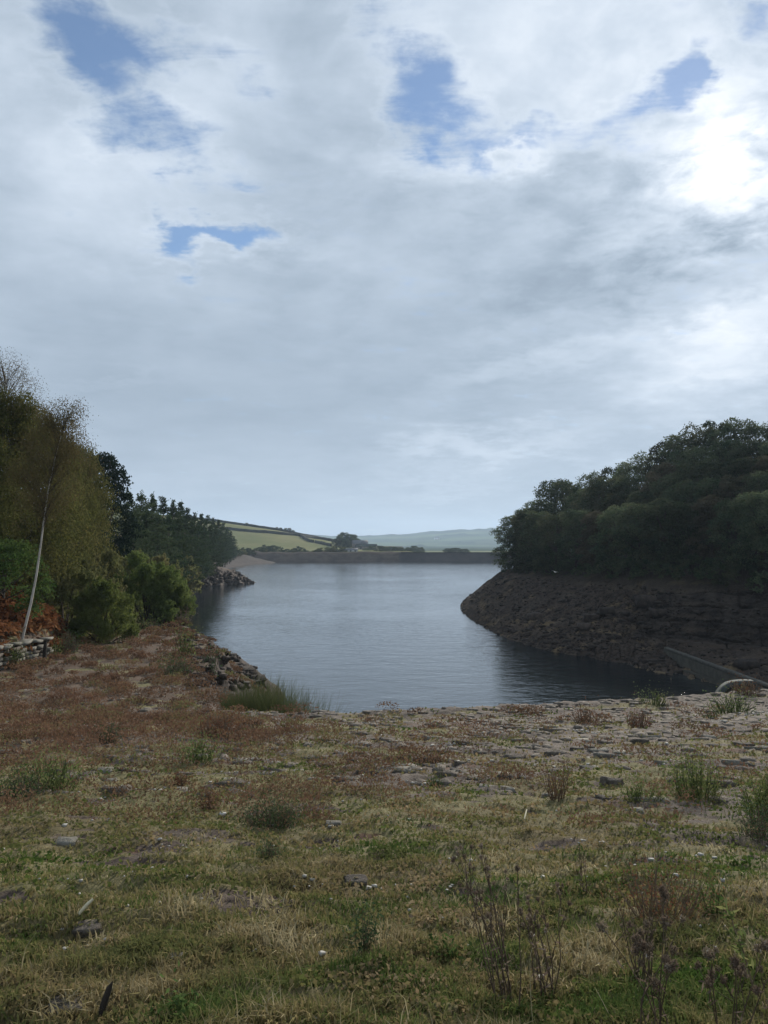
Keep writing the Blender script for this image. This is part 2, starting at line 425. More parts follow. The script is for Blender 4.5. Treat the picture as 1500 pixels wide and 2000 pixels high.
M_WALLW = solid_mat('whitewash', (.50, .50, .48), (.62, .61, .58), 2, .8)
M_ROOF = solid_mat('slate roof', (.10, .10, .11), (.17, .17, .18), 2, .7)
M_WIN = solid_mat('dark window', (.02, .022, .025), (.03, .032, .035), 2, .3)
M_HOUSE = solid_mat('gritstone house', (.16, .14, .12), (.25, .22, .19), 1, .9)
M_GULL = solid_mat('white feathers', (.72, .72, .71), (.80, .80, .79), 8, .7)
M_GULLG = solid_mat('grey feathers', (.42, .43, .45), (.50, .51, .53), 8, .7)
M_LAND = solid_mat('distant land', (.035, .055, .030), (.055, .075, .045), .01, 1.0, spec=0.0)

# ------------------------------------------------------------------ terrain: the near and left bank
EDGE = np.array([  # plateau edge: x, y, z, fall of the bank below it
    (75, 33, 6.3, .62), (12.6, 25.0, 6.28, .62), (5, 23.0, 6.27, .8), (0, 22.0, 6.27, .95), (-2.2, 21.8, 6.27, .95), (-4.9, 22.4, 6.2, .80),
    (-7.0, 31, 5.85, .90), (-9.6, 42, 5.55, .95), (-15.4, 58, 5.0, .60), (-24, 75, 5.0, .60), (-36, 105, 5.0, .6), (-50, 150, 5.0, .8),
    (-51, 192, 6.6, 1.2), (-45, 205, 5.4, .9), (-40.5, 213, 2.9, .5), (-52, 226, 4.2, .5), (-66, 270, 4.6, .4), (-84, 335, 5.0, .28),
    (-86, 385, 5.0, .26), (-76, 425, 4.6, .26), (-100, 470, 5.0, .26), (-420, 480, 6.0, .3), (-420, -60, 8.0, .5), (75, -60, 9.5, .5)])


def edge_info(x, y):
    """signed distance (positive = inside the plateau) and interpolated edge height and fall"""
    P = EDGE; n = len(P)
    best = np.full(x.shape, 1e9); ez = np.zeros(x.shape); eg = np.zeros(x.shape); inside = np.zeros(x.shape, bool)
    for i in range(n):
        a = P[i]; b = P[(i + 1) % n]
        dx, dy = b[0] - a[0], b[1] - a[1]
        t = np.clip(((x - a[0]) * dx + (y - a[1]) * dy) / (dx * dx + dy * dy), 0, 1)
        d = np.hypot(x - a[0] - t * dx, y - a[1] - t * dy)
        k = d < best
        best = np.where(k, d, best); ez = np.where(k, a[2] + t * (b[2] - a[2]), ez); eg = np.where(k, a[3] + t * (b[3] - a[3]), eg)
        cr = ((a[1] > y) != (b[1] > y)) & (x < (b[0] - a[0]) * (y - a[1]) / (b[1] - a[1] + 1e-12) + a[0])
        inside ^= cr
    return np.where(inside, best, -best), ez, eg


_DY = np.array([-60, 0, 2.6, 7, 12, 17, 22, 26, 30, 36, 42, 58, 80, 500])
_DD = np.array([.6, 1.12, 1.62, 2.46, 3.24, 4.0, 4.72, 4.9, 5.03, 5.22, 5.42, 6.0, 6.0, 6.0])
_FY = np.array([-60, 20, 36, 46, 58, 75, 105, 150, 200, 300, 400, 500])
_FX = np.array([-15.4, -15.4, -15.4, -18.5, -26, -36, -48, -66, -72, -104, -112, -130])
WALL_X = -15.2


def masks(x, y):
    """where turf, bare stone, heather and long grass grow"""
    d = np.hypot(x, y)
    n1 = fbm(x * .42, y * .6, 4, .55, 1); n2 = fbm(x * 1.3, y * 1.9, 3, .5, 2); n3 = fbm(x * .16, y * .16, 3, .5, 3)
    left = sstep(-1.0, -4.5, x + n3 * 3 + (y - 13) * .10) * sstep(8.5, 14, y + n3 * 4)
    stone = sstep(.02, .30, n1 * .8 + n2 * .5 + .30 * sstep(5, 12, y) * sstep(-3, 3, x) - .13 + .12 * sstep(14, 19, y) + .20 * np.clip(perlin(x * 1.1 + 5, y * 2.2), 0, 1))
    stone = stone * (.55 * sstep(4.2, 6.5, y) + .45 * sstep(6.5, 10, y))
    heather = np.clip(left * sstep(-.30, .10, n2 * .8 + n1 * .6 + .12), 0, 1)
    bare = sstep(.20, .40, fbm(x * .95 + 3, y * 3.3, 3, .5, 17)) * sstep(3.3, 4.6, y) * sstep(30, 16, y)
    stone = np.where(y < 9, np.maximum(stone * (1 - .5 * bare), .30 * bare), np.maximum(stone, .6 * bare))
    heather = heather * (1 - .8 * sstep(.18, .4, fbm(x * .7, y * 1.6, 2, .5, 18)))
    long = sstep(5.6, 3.6, y + n1 * 1.2)
    turf = np.clip((1 - stone) * (1 - heather * .8) * (1 - bare), 0, 1)
    return stone, heather, turf, long


def hbase(x, y):
    x = np.asarray(x, float); y = np.asarray(y, float)
    far = sstep(24, 34, y)
    sd, ez, eg = edge_info(x + far * 1.6 * fbm(x * .16, y * .16, 3, .6, 14), y + far * 1.2 * fbm(x * .16, y * .16, 3, .6, 15))
    near = EYE - np.interp(y, _DY, _DD)
    # follow the edge line close to the edge
    w = sstep(0, 5, sd); zi = ez + (near - ez) * w
    zi = np.where(y > 62, ez + np.minimum(sd, 30) * .03, zi)
    fx = np.interp(y, _FY, _FX); q = np.maximum(fx - x, 0)
    rise = np.where(q < 3.2, q * .62, 1.98 + (q - 3.2) * .30)
    rise = np.minimum(rise, 24) + np.where((q > 0) & (y < 40), .75 * sstep(0, .35, q), 0)
    rise = rise * sstep(-10, 12, y)
    zi = zi + rise
    o = np.maximum(-sd, 0)
    zo = ez - o * eg * (1 + .5 * sstep(0, 2.0, o) * 0) - .35 * sstep(0, .4, o)
    zo = np.maximum(zo, -3.0)
    return np.where(sd >= 0, zi, zo), sd, q


def height(x, y):
    z, sd, q = hbase(x, y)
    d = np.hypot(x, y)
    st, he, tu, lo = masks(x, y)
    k = sstep(60, 30, d)
    # courses of pitching stone, tufts and hollows
    cw = y + .25 * fbm(x * .5, y * .5, 2, .5, 5) + .12 * x
    course = np.abs(((cw / .27) % 1.0) - .5) * 2
    z = z + k * st * (.035 * sstep(.0, .35, 1 - course) + .05 * fbm(x * 3.3, y * 4.2, 4, .6, 6) + .022 * fbm(x * 11, y * 13, 3, .6, 16)) * (sd > -.3)
    z = z - k * .03 * np.clip(1 - tu - st - he, 0, 1) + k * .02 * (1 - tu) * fbm(x * 7, y * 9, 3, .65, 19)
    z = z + k * (.07 * fbm(x * .9, y * 1.1, 3, .5, 7) + .09 * tu * fbm(x * 2.0, y * 3.6, 4, .55, 8))
    z = z + k * he * (.10 * np.clip(fbm(x * 1.5, y * 1.8, 2, .5, 9) + .2, 0, 1))
    # rough bank
    bank = sstep(0, -1.5, sd)
    z = z + bank * (.38 * fbm(x * .55, y * .55, 4, .6, 10) + .12 * fbm(x * 2.5, y * 2.5, 3, .6, 11))
    z = z + sstep(55, 80, y) * .35 * fbm(x * .25, y * .25, 5, .6, 12) * (sd < 10)
    z = z + sstep(.3, 2.0, q) * .35 * fbm(x * .4, y * .4, 4, .55, 13)
    return z


def ground_mat():
    m, nt, out = new_mat('mossy stone pitching')
    tc = nt.add('ShaderNodeTexCoord').outputs['Object']
    st, he, tu = nt.attr('stone'), nt.attr('heather'), nt.attr('turf'); bank, sl, bare = nt.attr('bank'), nt.attr('slope'), nt.attr('bare')
    n1 = nt.noise(tc, 2.6, 10, .68); n2 = nt.noise(tc, 11.0, 8, .7); n3 = nt.noise(tc, 38.0, 5, .7); n4 = nt.noise(tc, .7, 6, .6)
    earth = nt.mix(nt.ss(n2, .35, .65), (.042, .031, .026), (.105, .082, .066))
    stone = nt.mix(nt.ss(n1, .35, .65), (.066, .053, .044), (.150, .124, .102))
    stone = nt.mix(nt.m('MULTIPLY', nt.ss(n3, .62, .70), .55), stone, (.36, .34, .30))
    moss = nt.mix(nt.ss(n2, .3, .7), (.085, .082, .036), (.190, .166, .086))
    moss = nt.mix(nt.m('MULTIPLY', nt.ss(n4, .4, .65), .7), moss, (.095, .070, .038))
    c = nt.mix(nt.ss(nt.m('ADD', st, nt.m('MULTIPLY', nt.m('SUBTRACT', n2, .5), 1.1)), .25, .75), earth, stone)
    c = nt.mix(nt.m('MULTIPLY', nt.ss(nt.noise(tc, 1.9, 5, .6), .56, .66), .55), c, (.125, .070, .045))
    c = nt.mix(nt.ss(nt.m('ADD', tu, nt.m('MULTIPLY', nt.m('SUBTRACT', n1, .5), 1.3)), .42, .78), c, moss)
    c = nt.mix(nt.m('MULTIPLY', nt.ss(nt.m('ADD', he, nt.m('MULTIPLY', nt.m('SUBTRACT', n2, .5), 1.2)), .4, .8), .75), c, nt.mix(nt.ss(n3, .35, .65), (.070, .050, .036), (.13, .088, .060)))
    # earth and rock of the drawn-down banks
    bk = nt.mix(nt.ss(n1, .3, .7), (.034, .027, .024), (.075, .060, .050))
    bk = nt.mix(nt.m('MULTIPLY', nt.ss(n2, .52, .7), .6), bk, (.105, .082, .064))
    sand = nt.mix(nt.ss(nt.noise(tc, .35, 8, .6), .35, .65), (.032, .025, .022), (.052, .041, .036))
    bk = nt.mix(bare, bk, sand)
    c = nt.mix(bank, c, bk)
    fl = nt.mix(nt.ss(nt.noise(tc, 1.2, 6, .6), .35, .65), (.040, .032, .016), (.075, .050, .025))
    c = nt.mix(sl, c, fl)
    b = nt.add('ShaderNodeBsdfPrincipled'); nt.l.new(c, b.inputs['Base Color']); b.inputs['Roughness'].default_value = .95
    b.inputs['Specular IOR Level'].default_value = .12
    bp = nt.add('ShaderNodeBump'); bp.inputs['Strength'].default_value = .8; bp.inputs['Distance'].default_value = .04
    nt.l.new(nt.m('ADD', n2, nt.m('MULTIPLY', n3, .5)), bp.inputs['Height']); nt.l.new(bp.outputs[0], b.inputs['Normal'])
    nt.l.new(b.outputs[0], out.inputs[0]); return m


TERR = []                                                         # BVH trees for standing things on the ground


def terr(v, polys):
    TERR.append(BVHTree.FromPolygons([tuple(p) for p in v], [tuple(int(i) for i in q) for q in polys], all_triangles=False))


def zat(x, y, which=None):
    best = -5.0
    for b in (TERR if which is None else [TERR[which]]):
        h = b.ray_cast(Vector((x, y, 400)), Vector((0, 0, -1)))
        if h[0] is not None and h[0].z > best: best = h[0].z
    return best


rad = np.exp(np.linspace(math.log(.55), math.log(480), 640)); ang = np.radians(np.linspace(-72, 72, 470))
# finer towards the frame
ang = np.sign(ang) * (np.abs(ang) / np.radians(72)) ** 1.25 * np.radians(72)
R_, A_ = np.meshgrid(rad, ang, indexing='ij'); GX, GY = R_ * np.sin(A_), R_ * np.cos(A_)
GZ = height(GX, GY)
_, sd_, q_ = hbase(GX, GY); st_, he_, tu_, lo_ = masks(GX, GY)
gp = grid_polys(len(rad), len(ang))
gv = np.stack([GX, GY, GZ], -1).reshape(-1, 3)
gp = gp[(GZ.ravel()[gp] > -2.2).any(axis=1)]
far_ = sstep(45, 65, GY)
at = {'stone': ('POINT', st_), 'heather': ('POINT', np.maximum(he_, .5 * far_)), 'turf': ('POINT', tu_ * (1 - far_ * .7)),
      'bank': ('POINT', np.maximum(sstep(.6, -.5, sd_ + .5 * fbm(GX * .7, GY * .7, 3, .5, 20)) * sstep(20, 24, GY), sstep(280, 330, GY) * sstep(4, 0, sd_))),
      'slope': ('POINT', np.maximum(sstep(.2, 1.2, q_) * sstep(12, 22, GY), sstep(70, 110, GY) * sstep(2, 6, sd_))),
      'bare': ('POINT', sstep(230, 300, GY))}
ground = link('ground', mesh('ground', gv, [gp], ground_mat(), at, True)); tag(ground, kind='structure')
coarse = gv.reshape(len(rad), len(ang), 3)[::2, ::2]
terr(coarse.reshape(-1, 3), grid_polys(coarse.shape[0], coarse.shape[1]))

# wide land under everything, out to the horizon
th = np.linspace(0, 2 * np.pi, 97)[:-1]; rr = np.array([0, 200, 600, 1800, 6200.])
lv = np.stack([np.outer(rr, np.cos(th)), np.outer(rr, np.sin(th)), np.full((5, 96), -3.4)], -1).reshape(-1, 3)
tag(link('land', mesh('land', lv, [grid_polys(5, 96, True)], M_LAND)), kind='structure')


def at_px(px, d):
    return (px - 750.0) / F * d


def z_px(py, d):
    return EYE + (HOR - py) / F * d


# ------------------------------------------------------------------ water
def water_mat():
    m, nt, out = new_mat('rippled water')
    tc = nt.add('ShaderNodeTexCoord').outputs['Object']
    mp = nt.add('ShaderNodeMapping'); mp.inputs['Scale'].default_value = (.75, 1.5, 1); mp.inputs['Rotation'].default_value = (0, 0, .12); nt.l.new(tc, mp.inputs[0])
    a = nt.noise(mp.outputs[0], 1.5, 3, .55, .4); c = nt.noise(mp.outputs[0], .42, 2, .5, .3); e = nt.noise(tc, .018, 4, .6)
    h = nt.m('ADD', nt.m('MULTIPLY', a, .033), nt.m('MULTIPLY', c, .062))
    bp = nt.add('ShaderNodeBump'); bp.inputs['Strength'].default_value = 1.0; bp.inputs['Distance'].default_value = 1.0
    nt.l.new(nt.m('MULTIPLY', h, nt.m('ADD', .55, nt.m('MULTIPLY', nt.ss(e, .35, .65), .7))), bp.inputs['Height'])
    b = nt.add('ShaderNodeBsdfPrincipled'); b.inputs['Base Color'].default_value = (.010, .014, .016, 1); b.inputs['Roughness'].default_value = .07
    b.inputs['IOR'].default_value = 1.85; nt.l.new(bp.outputs[0], b.inputs['Normal'])
    nt.l.new(b.outputs[0], out.inputs[0]); return m


wx = np.linspace(-180, 260, 45); wy = np.linspace(-40, 480, 53); WX, WY = np.meshgrid(wx, wy)
tag(link('water', mesh('water', np.stack([WX, WY, np.zeros_like(WX)], -1).reshape(-1, 3), [grid_polys(53, 45)], water_mat())), kind='structure')


# ------------------------------------------------------------------ lofted banks
def resample(ctrl, n):
    """smooth (Catmull-Rom) resampling of control points along axis 0"""
    ctrl = np.asarray(ctrl, float); m = len(ctrl); t = np.linspace(0, m - 1.0001, n); i = t.astype(int); f = (t - i).reshape((-1,) + (1,) * (ctrl.ndim - 1))
    g = lambda k: ctrl[np.clip(i + k, 0, m - 1)]
    p0, p1, p2, p3 = g(-1), g(0), g(1), g(2)
    return .5 * (2 * p1 + (p2 - p0) * f + (2 * p0 - 5 * p1 + 4 * p2 - p3) * f ** 2 + (3 * p1 - p0 - 3 * p2 + p3) * f ** 3)


def lerp_rows(rows, counts):
    out = []
    for k, c in enumerate(counts):
        for s in range(c): out.append(rows[k] + (rows[k + 1] - rows[k]) * (s / c))
    out.append(rows[-1]); return np.array(out)


RB = np.array([  # each line: water, bench back, bank top, slope, hill, ridge (x, y, z)
    [(60, 238, 0), (63, 232, 2.6), (66, 226, 5.5), (72, 214, 8), (78, 200, 12), (90, 175, 14)],
    [(33, 194, 0), (36, 189, 2.6), (39, 184, 5.5), (46, 178, 8), (58, 166, 11.5), (76, 150, 15)],
    [(18.5, 158, 0), (22, 155, 2.8), (26, 152, 5.7), (34, 149, 8), (46, 143, 11.5), (66, 132, 16)],
    [(13.2, 134, 0), (17.0, 136, 3.0), (21, 138, 5.8), (31, 136, 8), (43, 131, 12), (62, 122, 17)],
    [(12.8, 104, 0), (17.5, 109, 2.9), (22, 114, 5.8), (31, 121, 8.5), (42, 122, 13), (60, 116, 18)],
    [(15.3, 84, 0), (20.5, 91, 2.8), (24.7, 97, 5.7), (32, 108, 9), (42, 113, 13.5), (58, 110, 18)],
    [(19.2, 75, 0), (23.5, 82, 2.7), (27.2, 89, 5.7), (34, 101, 9.5), (43, 106, 14), (57, 104, 18)],
    [(22.3, 68, 0), (27.0, 79.5, 1.2), (29.6, 84, 5.8), (36, 95, 9.5), (45, 102, 14.5), (58, 100, 18)],
    [(24.9, 62.5, 0), (31.0, 77.5, .9), (33.0, 80, 6.0), (39, 90, 10), (47, 97, 15), (60, 95, 18)],
    [(27.5, 56, 0), (35.5, 72.5, 1.2), (37.4, 74.5, 6.3), (43, 83, 10), (51, 89, 14.5), (64, 87, 18)],
    [(32, 47, 0), (43, 63, 1.6), (45, 65, 6.6), (51, 72, 10), (58, 77, 14), (71, 77, 17)],
    [(42, 34, 0), (53, 49, 2), (55, 51, 7), (62, 56, 10), (69, 60, 14), (84, 60, 17)],
    [(62, 20, 0), (72, 32, 2), (74, 34, 7), (80, 38, 10), (90, 40, 14), (105, 40, 17)]], float)


def build_right_bank():
    cols = resample(RB, 1000)                                           # (n, 6, 3)
    rows = np.swapaxes(cols, 0, 1)                                     # (6, n, 3)
    out = rows[0] - (rows[1] - rows[0]) * .35; out[:, 2] = -2.2
    back = rows[5] + (rows[5] - rows[4]) * 1.5; back[:, 2] = 12
    G = lerp_rows(np.concatenate([[out], rows, [back]]), [8, 60, 72, 10, 10, 10, 6])
    # push the surface along its own normal
    du = np.gradient(G, axis=0); dv = np.gradient(G, axis=1)
    nrm = np.cross(dv, du); nrm /= np.linalg.norm(nrm, axis=2, keepdims=True) + 1e-9
    x, y, z = G[..., 0], G[..., 1], G[..., 2]
    s = np.cumsum(np.linalg.norm(np.gradient(rows[1], axis=0), axis=1))[None, :] + 0 * x
    i = np.arange(G.shape[0])[:, None]
    n = G.shape[1]; cliff = sstep(.52, .60, np.arange(n) / n)[None, :] * (i > 64) * (i < 140)
    bank = (i < 142)
    rough = .55 * fbm(s * .28, z * .55 + y * .12, 5, .62, 30) + .22 * fbm(s * 1.1, z * 1.6, 4, .6, 31)
    # bedded gritstone: steps at each bed, cut by open joints
    zz = z + .7 * fbm(s * .10, z * .2, 3, .5, 32)
    bed = np.floor(zz / 1.45); bedf = zz / 1.45 - bed
    ledge = .9 * (np.sin(bed * 12.9898 + 1.3) * .5) + .5 * perlin(s * .35 + bed * 5.7, bed * 3.3)
    crack = sstep(.10, .0, np.abs(bedf - .03)) * (fbm(s * .25, bed * 2.1, 2, .5, 33) > -.15)
    jx = np.abs(((s + bed * 3.7 + 4 * perlin(s * .11, bed * 1.7) + .4 * z) / 6.5) % 1.0 - .5) * 2
    joint = sstep(.94, .995, jx)
    crease = sstep(.10, .0, np.abs(perlin(s * .75 + 2 * perlin(s * .2, z * .3), z * 1.3 + s * .25))) * .30 + sstep(.12, .0, np.abs(perlin(s * 1.9, z * 2.8 + s * .6 + 31))) * .14
    rough = rough - crease * sstep(-.35, .2, fbm(s * .12, z * .3, 2, .5, 36)) + .10 * fbm(s * 3.1, z * 4.0, 3, .65, 35)
    wear = .45 + .55 * sstep(-.25, .25, fbm(s * .09, z * .35, 3, .55, 37))
    disp = rough * bank * (1 - cliff * .35) + cliff * (.55 * ledge - (.55 * crack + .42 * joint) * wear)
    disp = np.where(i >= 142, .6 * fbm(x * .15, y * .15, 4, .5, 34), disp)
    G = G + nrm * disp[..., None] * np.where(nrm[..., 2:3].mean() < 0, -1, 1)
    fade = sstep(0, .5, G[..., 2] + 1.5)
    v = G.reshape(-1, 3); polys = grid_polys(G.shape[0], n)
    m, nt, out_ = new_mat('right bank rock and scree')
    tc = nt.add('ShaderNodeTexCoord').outputs['Object']; wood, cl = nt.attr('wood'), nt.attr('cliff')
    n1 = nt.noise(tc, .5, 10, .65); n2 = nt.noise(tc, 2.6, 8, .7); n3 = nt.noise(tc, .16, 4, .5)
    c = nt.mix(nt.ss(n2, .35, .65), (.021, .016, .013), (.068, .050, .038))
    c = nt.mix(nt.m('MULTIPLY', nt.ss(n1, .48, .62), nt.ss(n3, .45, .58)), c, (.135, .098, .055))
    c = nt.mix(cl, c, nt.mix(nt.ss(n1, .35, .65), (.022, .018, .016), (.055, .044, .036)))
    zz_ = nt.add('ShaderNodeSeparateXYZ'); nt.l.new(tc, zz_.inputs[0]); lv = nt.m('ADD', zz_.outputs[2], nt.m('MULTIPLY', n1, .9))
    band = nt.m('MULTIPLY', nt.ss(nt.m('SINE', nt.m('MULTIPLY', lv, 5.2)), .1, .8), nt.ss(n3, .35, .6))
    c = nt.mix(nt.m('MULTIPLY', band, .5), c, (.085, .064, .048))
    c = nt.mix(wood, c, (.030, .024, .016))
    b = nt.add('ShaderNodeBsdfPrincipled'); nt.l.new(c, b.inputs['Base Color']); b.inputs['Roughness'].default_value = .92
    b.inputs['Specular IOR Level'].default_value = .12
    bp = nt.add('ShaderNodeBump'); bp.inputs['Strength'].default_value = .9; bp.inputs['Distance'].default_value = .25
    nt.l.new(n2, bp.inputs['Height']); nt.l.new(bp.outputs[0], b.inputs['Normal']); nt.l.new(b.outputs[0], out_.inputs[0])
    o = link('right_bank', mesh('right_bank', v, [polys], m, {'wood': ('POINT', sstep(136, 146, i) + 0 * x), 'cliff': ('POINT', cliff * 1.0)}, False))
    tag(o, kind='structure')
    terr(G[::3, ::4].reshape(-1, 3), grid_polys(G[::3, ::4].shape[0], G[::3, ::4].shape[1]))
    return G


RG = build_right_bank()


def build_far():
    # far shore, then the field hill behind it
    nx, ny = 260, 90
    xs = np.linspace(-330, 260, nx); ys = 446 + 900 * np.linspace(0, 1, ny) ** 1.9
    X, Y = np.meshgrid(xs, ys)
    ridge = np.interp(X, [-330, -230, -150, -95, -45, -20, 0, 30, 260], [48, 40, 30, 22, 12, 7.5, 5, 4.0, 3.5])   # height of the ridge line
    t = np.clip((Y - 452) / 12, 0, 1); bank = -1.2 + 6.6 * t
    u = np.clip((Y - 490) / 210, 0, 1); rise = np.maximum(ridge - 5.4, -2) * (u * u * (3 - 2 * u))
    over = np.clip((Y - 720) / 500, 0, 1)
    Z = bank + rise * (1 - over * .9) + .5 * fbm(X * .05, Y * .05, 4, .55, 40) * t
    lowz = sstep(15, 45, X) * sstep(468, 480, Y); Z = np.where(X > 20, np.minimum(Z, 2.5), Z); Z = Z + (np.minimum(Z, -3.1) - Z) * lowz + 1.2 * t * fbm(X * .09, Y * .05, 3, .6, 42) * (Y < 480)
    m, nt, out = new_mat('pasture'); tc = nt.add('ShaderNodeTexCoord').outputs['Object']
    n1 = nt.noise(tc, .02, 6, .6); n2 = nt.noise(tc, .15, 8, .7)
    g = nt.mix(nt.ss(n1, .35, .65), (.135, .150, .075), (.185, .180, .098)); g = nt.mix(nt.m('MULTIPLY', nt.ss(n2, .4, .7), .5), g, (.155, .140, .085))
    g = nt.mix(nt.attr('rough'), g, (.055, .06, .03))
    sh = nt.mix(nt.ss(n2, .35, .65), (.065, .052, .045), (.105, .085, .072))
    g = nt.mix(nt.attr('shore'), g, sh)
    b = nt.add('ShaderNodeBsdfDiffuse'); nt.l.new(g, b.inputs[0]); nt.l.new(b.outputs[0], out.inputs[0])
    shore = sstep(474, 466, Y + 2 * fbm(X * .1, Y * .1, 2, .5, 41)) * np.ones_like(X)
    rough = sstep(500, 486, Y) * np.ones_like(X)
    v = np.stack([X, Y, Z], -1).reshape(-1, 3)
    tag(link('hill', mesh('hill', v, [grid_polys(ny, nx)], m, {'shore': ('POINT', shore), 'rough': ('POINT', rough)}, True)), kind='structure')
    terr(v, grid_polys(ny, nx))

    # hazy hills far behind
    nx, ny = 240, 60
    xs = np.linspace(-1500, 1900, nx); ys = np.linspace(1500, 3300, ny); X, Y = np.meshgrid(xs, ys)
    top = np.interp(X, [-1500, -500, -120, 40, 200, 420, 700, 1200, 1900], [60, 45, 26, 34, 46, 62, 74, 90, 95]) + 5 * fbm(X * .006, 0 * X, 4, .5, 50)
    u = np.clip((Y - 1500) / 1050, 0, 1)
    Z = -3 + (top + 3) * (u ** 1.1) * (1 - .3 * np.clip((Y - 2550) / 750, 0, 1)) + 3 * fbm(X * .004, Y * .006, 4, .5, 51)
    f1 = perlin(X * .0045 + .3 * perlin(X * .01, Y * .01), Y * .0032 + 3.7); woods = sstep(.16, .30, fbm(X * .004, Y * .0045, 4, .55, 52) + .5 * sstep(2300, 2600, Y) - .08)
    m, nt, out = new_mat('far hills'); tc = nt.add('ShaderNodeTexCoord').outputs['Object']
    g = nt.mix(nt.ss(nt.attr('field'), -.2, .25), (.085, .120, .055), (.042, .066, .038)); g = nt.mix(nt.m('MULTIPLY', nt.ss(nt.noise(tc, .006, 8, .7), .45, .7), .5), g, (.11, .11, .065))
    g = nt.mix(nt.attr('woods'), g, (.018, .026, .022))
    b = nt.add('ShaderNodeBsdfDiffuse'); nt.l.new(g, b.inputs[0]); nt.l.new(b.outputs[0], out.inputs[0])
    Z = Z + woods * (5 + 3 * fbm(X * .03, Y * .03, 3, .6, 53))
    X, Y, Z = X * 1.75, Y * 1.75, np.where(Z > 0, EYE + (Z - EYE) * 1.75, Z)
    tag(link('hills', mesh('hills', np.stack([X, Y, Z], -1).reshape(-1, 3), [grid_polys(ny, nx)], m, {'field': ('POINT', f1), 'woods': ('POINT', woods)}, True)), kind='structure')


build_far()


def build_dam():
    t = thing('dam', 'long dark stone faced dam closing the far end of the reservoir', 'dam', (25, 462, 0))
    prof = [(-14, -2.0), (-7.5, .9), (-1.2, 4.3), (-.6, 4.8), (2.5, 4.85), (10, 1.0), (20, -3.0)]
    xs = np.linspace(-16, 140, 60)
    v = np.array([[(x, p[0] + .12 * perlin(x * .3, k), p[1]) for x in xs] for k, p in enumerate(prof)])
    m = solid_mat('dam pitching', (.030, .025, .026), (.050, .042, .041), .12, .92, .3, 2.0, (.028, .024, .026))
    link('embankment', mesh('embankment', v.reshape(-1, 3), [grid_polys(len(prof), len(xs))], m), t)
    g = Geo()
    y0, y1, z0, z1 = -.5, -.05, 4.75, 5.35
    g.add([(-15, y0, z0), (140, y0, z0), (140, y1, z0), (-15, y1, z0), (-15, y0, z1), (140, y0, z1), (140, y1, z1), (-15, y1, z1)],
          [(0, 1, 5, 4), (1, 2, 6, 5), (2, 3, 7, 6), (3, 0, 4, 7), (4, 5, 6, 7)])
    link('parapet_wall', g.mesh('parapet_wall', solid_mat('parapet', (.022, .021, .021), (.035, .032, .031), .5, .9)), t)


build_dam()

# ------------------------------------------------------------------ haze
def build_haze():
    m, nt, out = new_mat('haze air')
    v = nt.add('ShaderNodeVolumePrincipled'); v.inputs['Color'].default_value = (.62, .80, 1.0, 1); v.inputs['Density'].default_value = HAZE
    v.inputs['Anisotropy'].default_value = 0.2
    nt.l.new(v.outputs[0], out.inputs['Volume'])
    a, lo, hi = 6500.0, -4.6, 190.0
    c = [(-a, -a, lo), (a, -a, lo), (a, a, lo), (-a, a, lo), (-a, -a, hi), (a, -a, hi), (a, a, hi), (-a, a, hi)]
    f = [(0, 3, 2, 1), (4, 5, 6, 7), (0, 1, 5, 4), (1, 2, 6, 5), (2, 3, 7, 6), (3, 0, 4, 7)]
    tag(link('haze', mesh('haze', c, [f], m)), kind='stuff')


HAZE = 0.00015
build_haze()


def hit(px, py):
    """where the sight line through a photo pixel meets the ground"""
    d = pxdir(px, py); o = Vector((0, 0, EYE)); best = None
    for b in TERR:
        h = b.ray_cast(o, d)
        if h[0] is not None and (best is None or (h[0] - o).length < (best - o).length): best = h[0]
    return best


ORD = ['first', 'second', 'third', 'fourth', 'fifth', 'sixth', 'seventh', 'eighth', 'ninth', 'tenth', 'eleventh', 'twelfth', 'thirteenth',
       'fourteenth', 'fifteenth', 'sixteenth', 'seventeenth', 'eighteenth', 'nineteenth', 'twentieth', 'twenty-first', 'twenty-second', 'twenty-third', 'twenty-fourth']


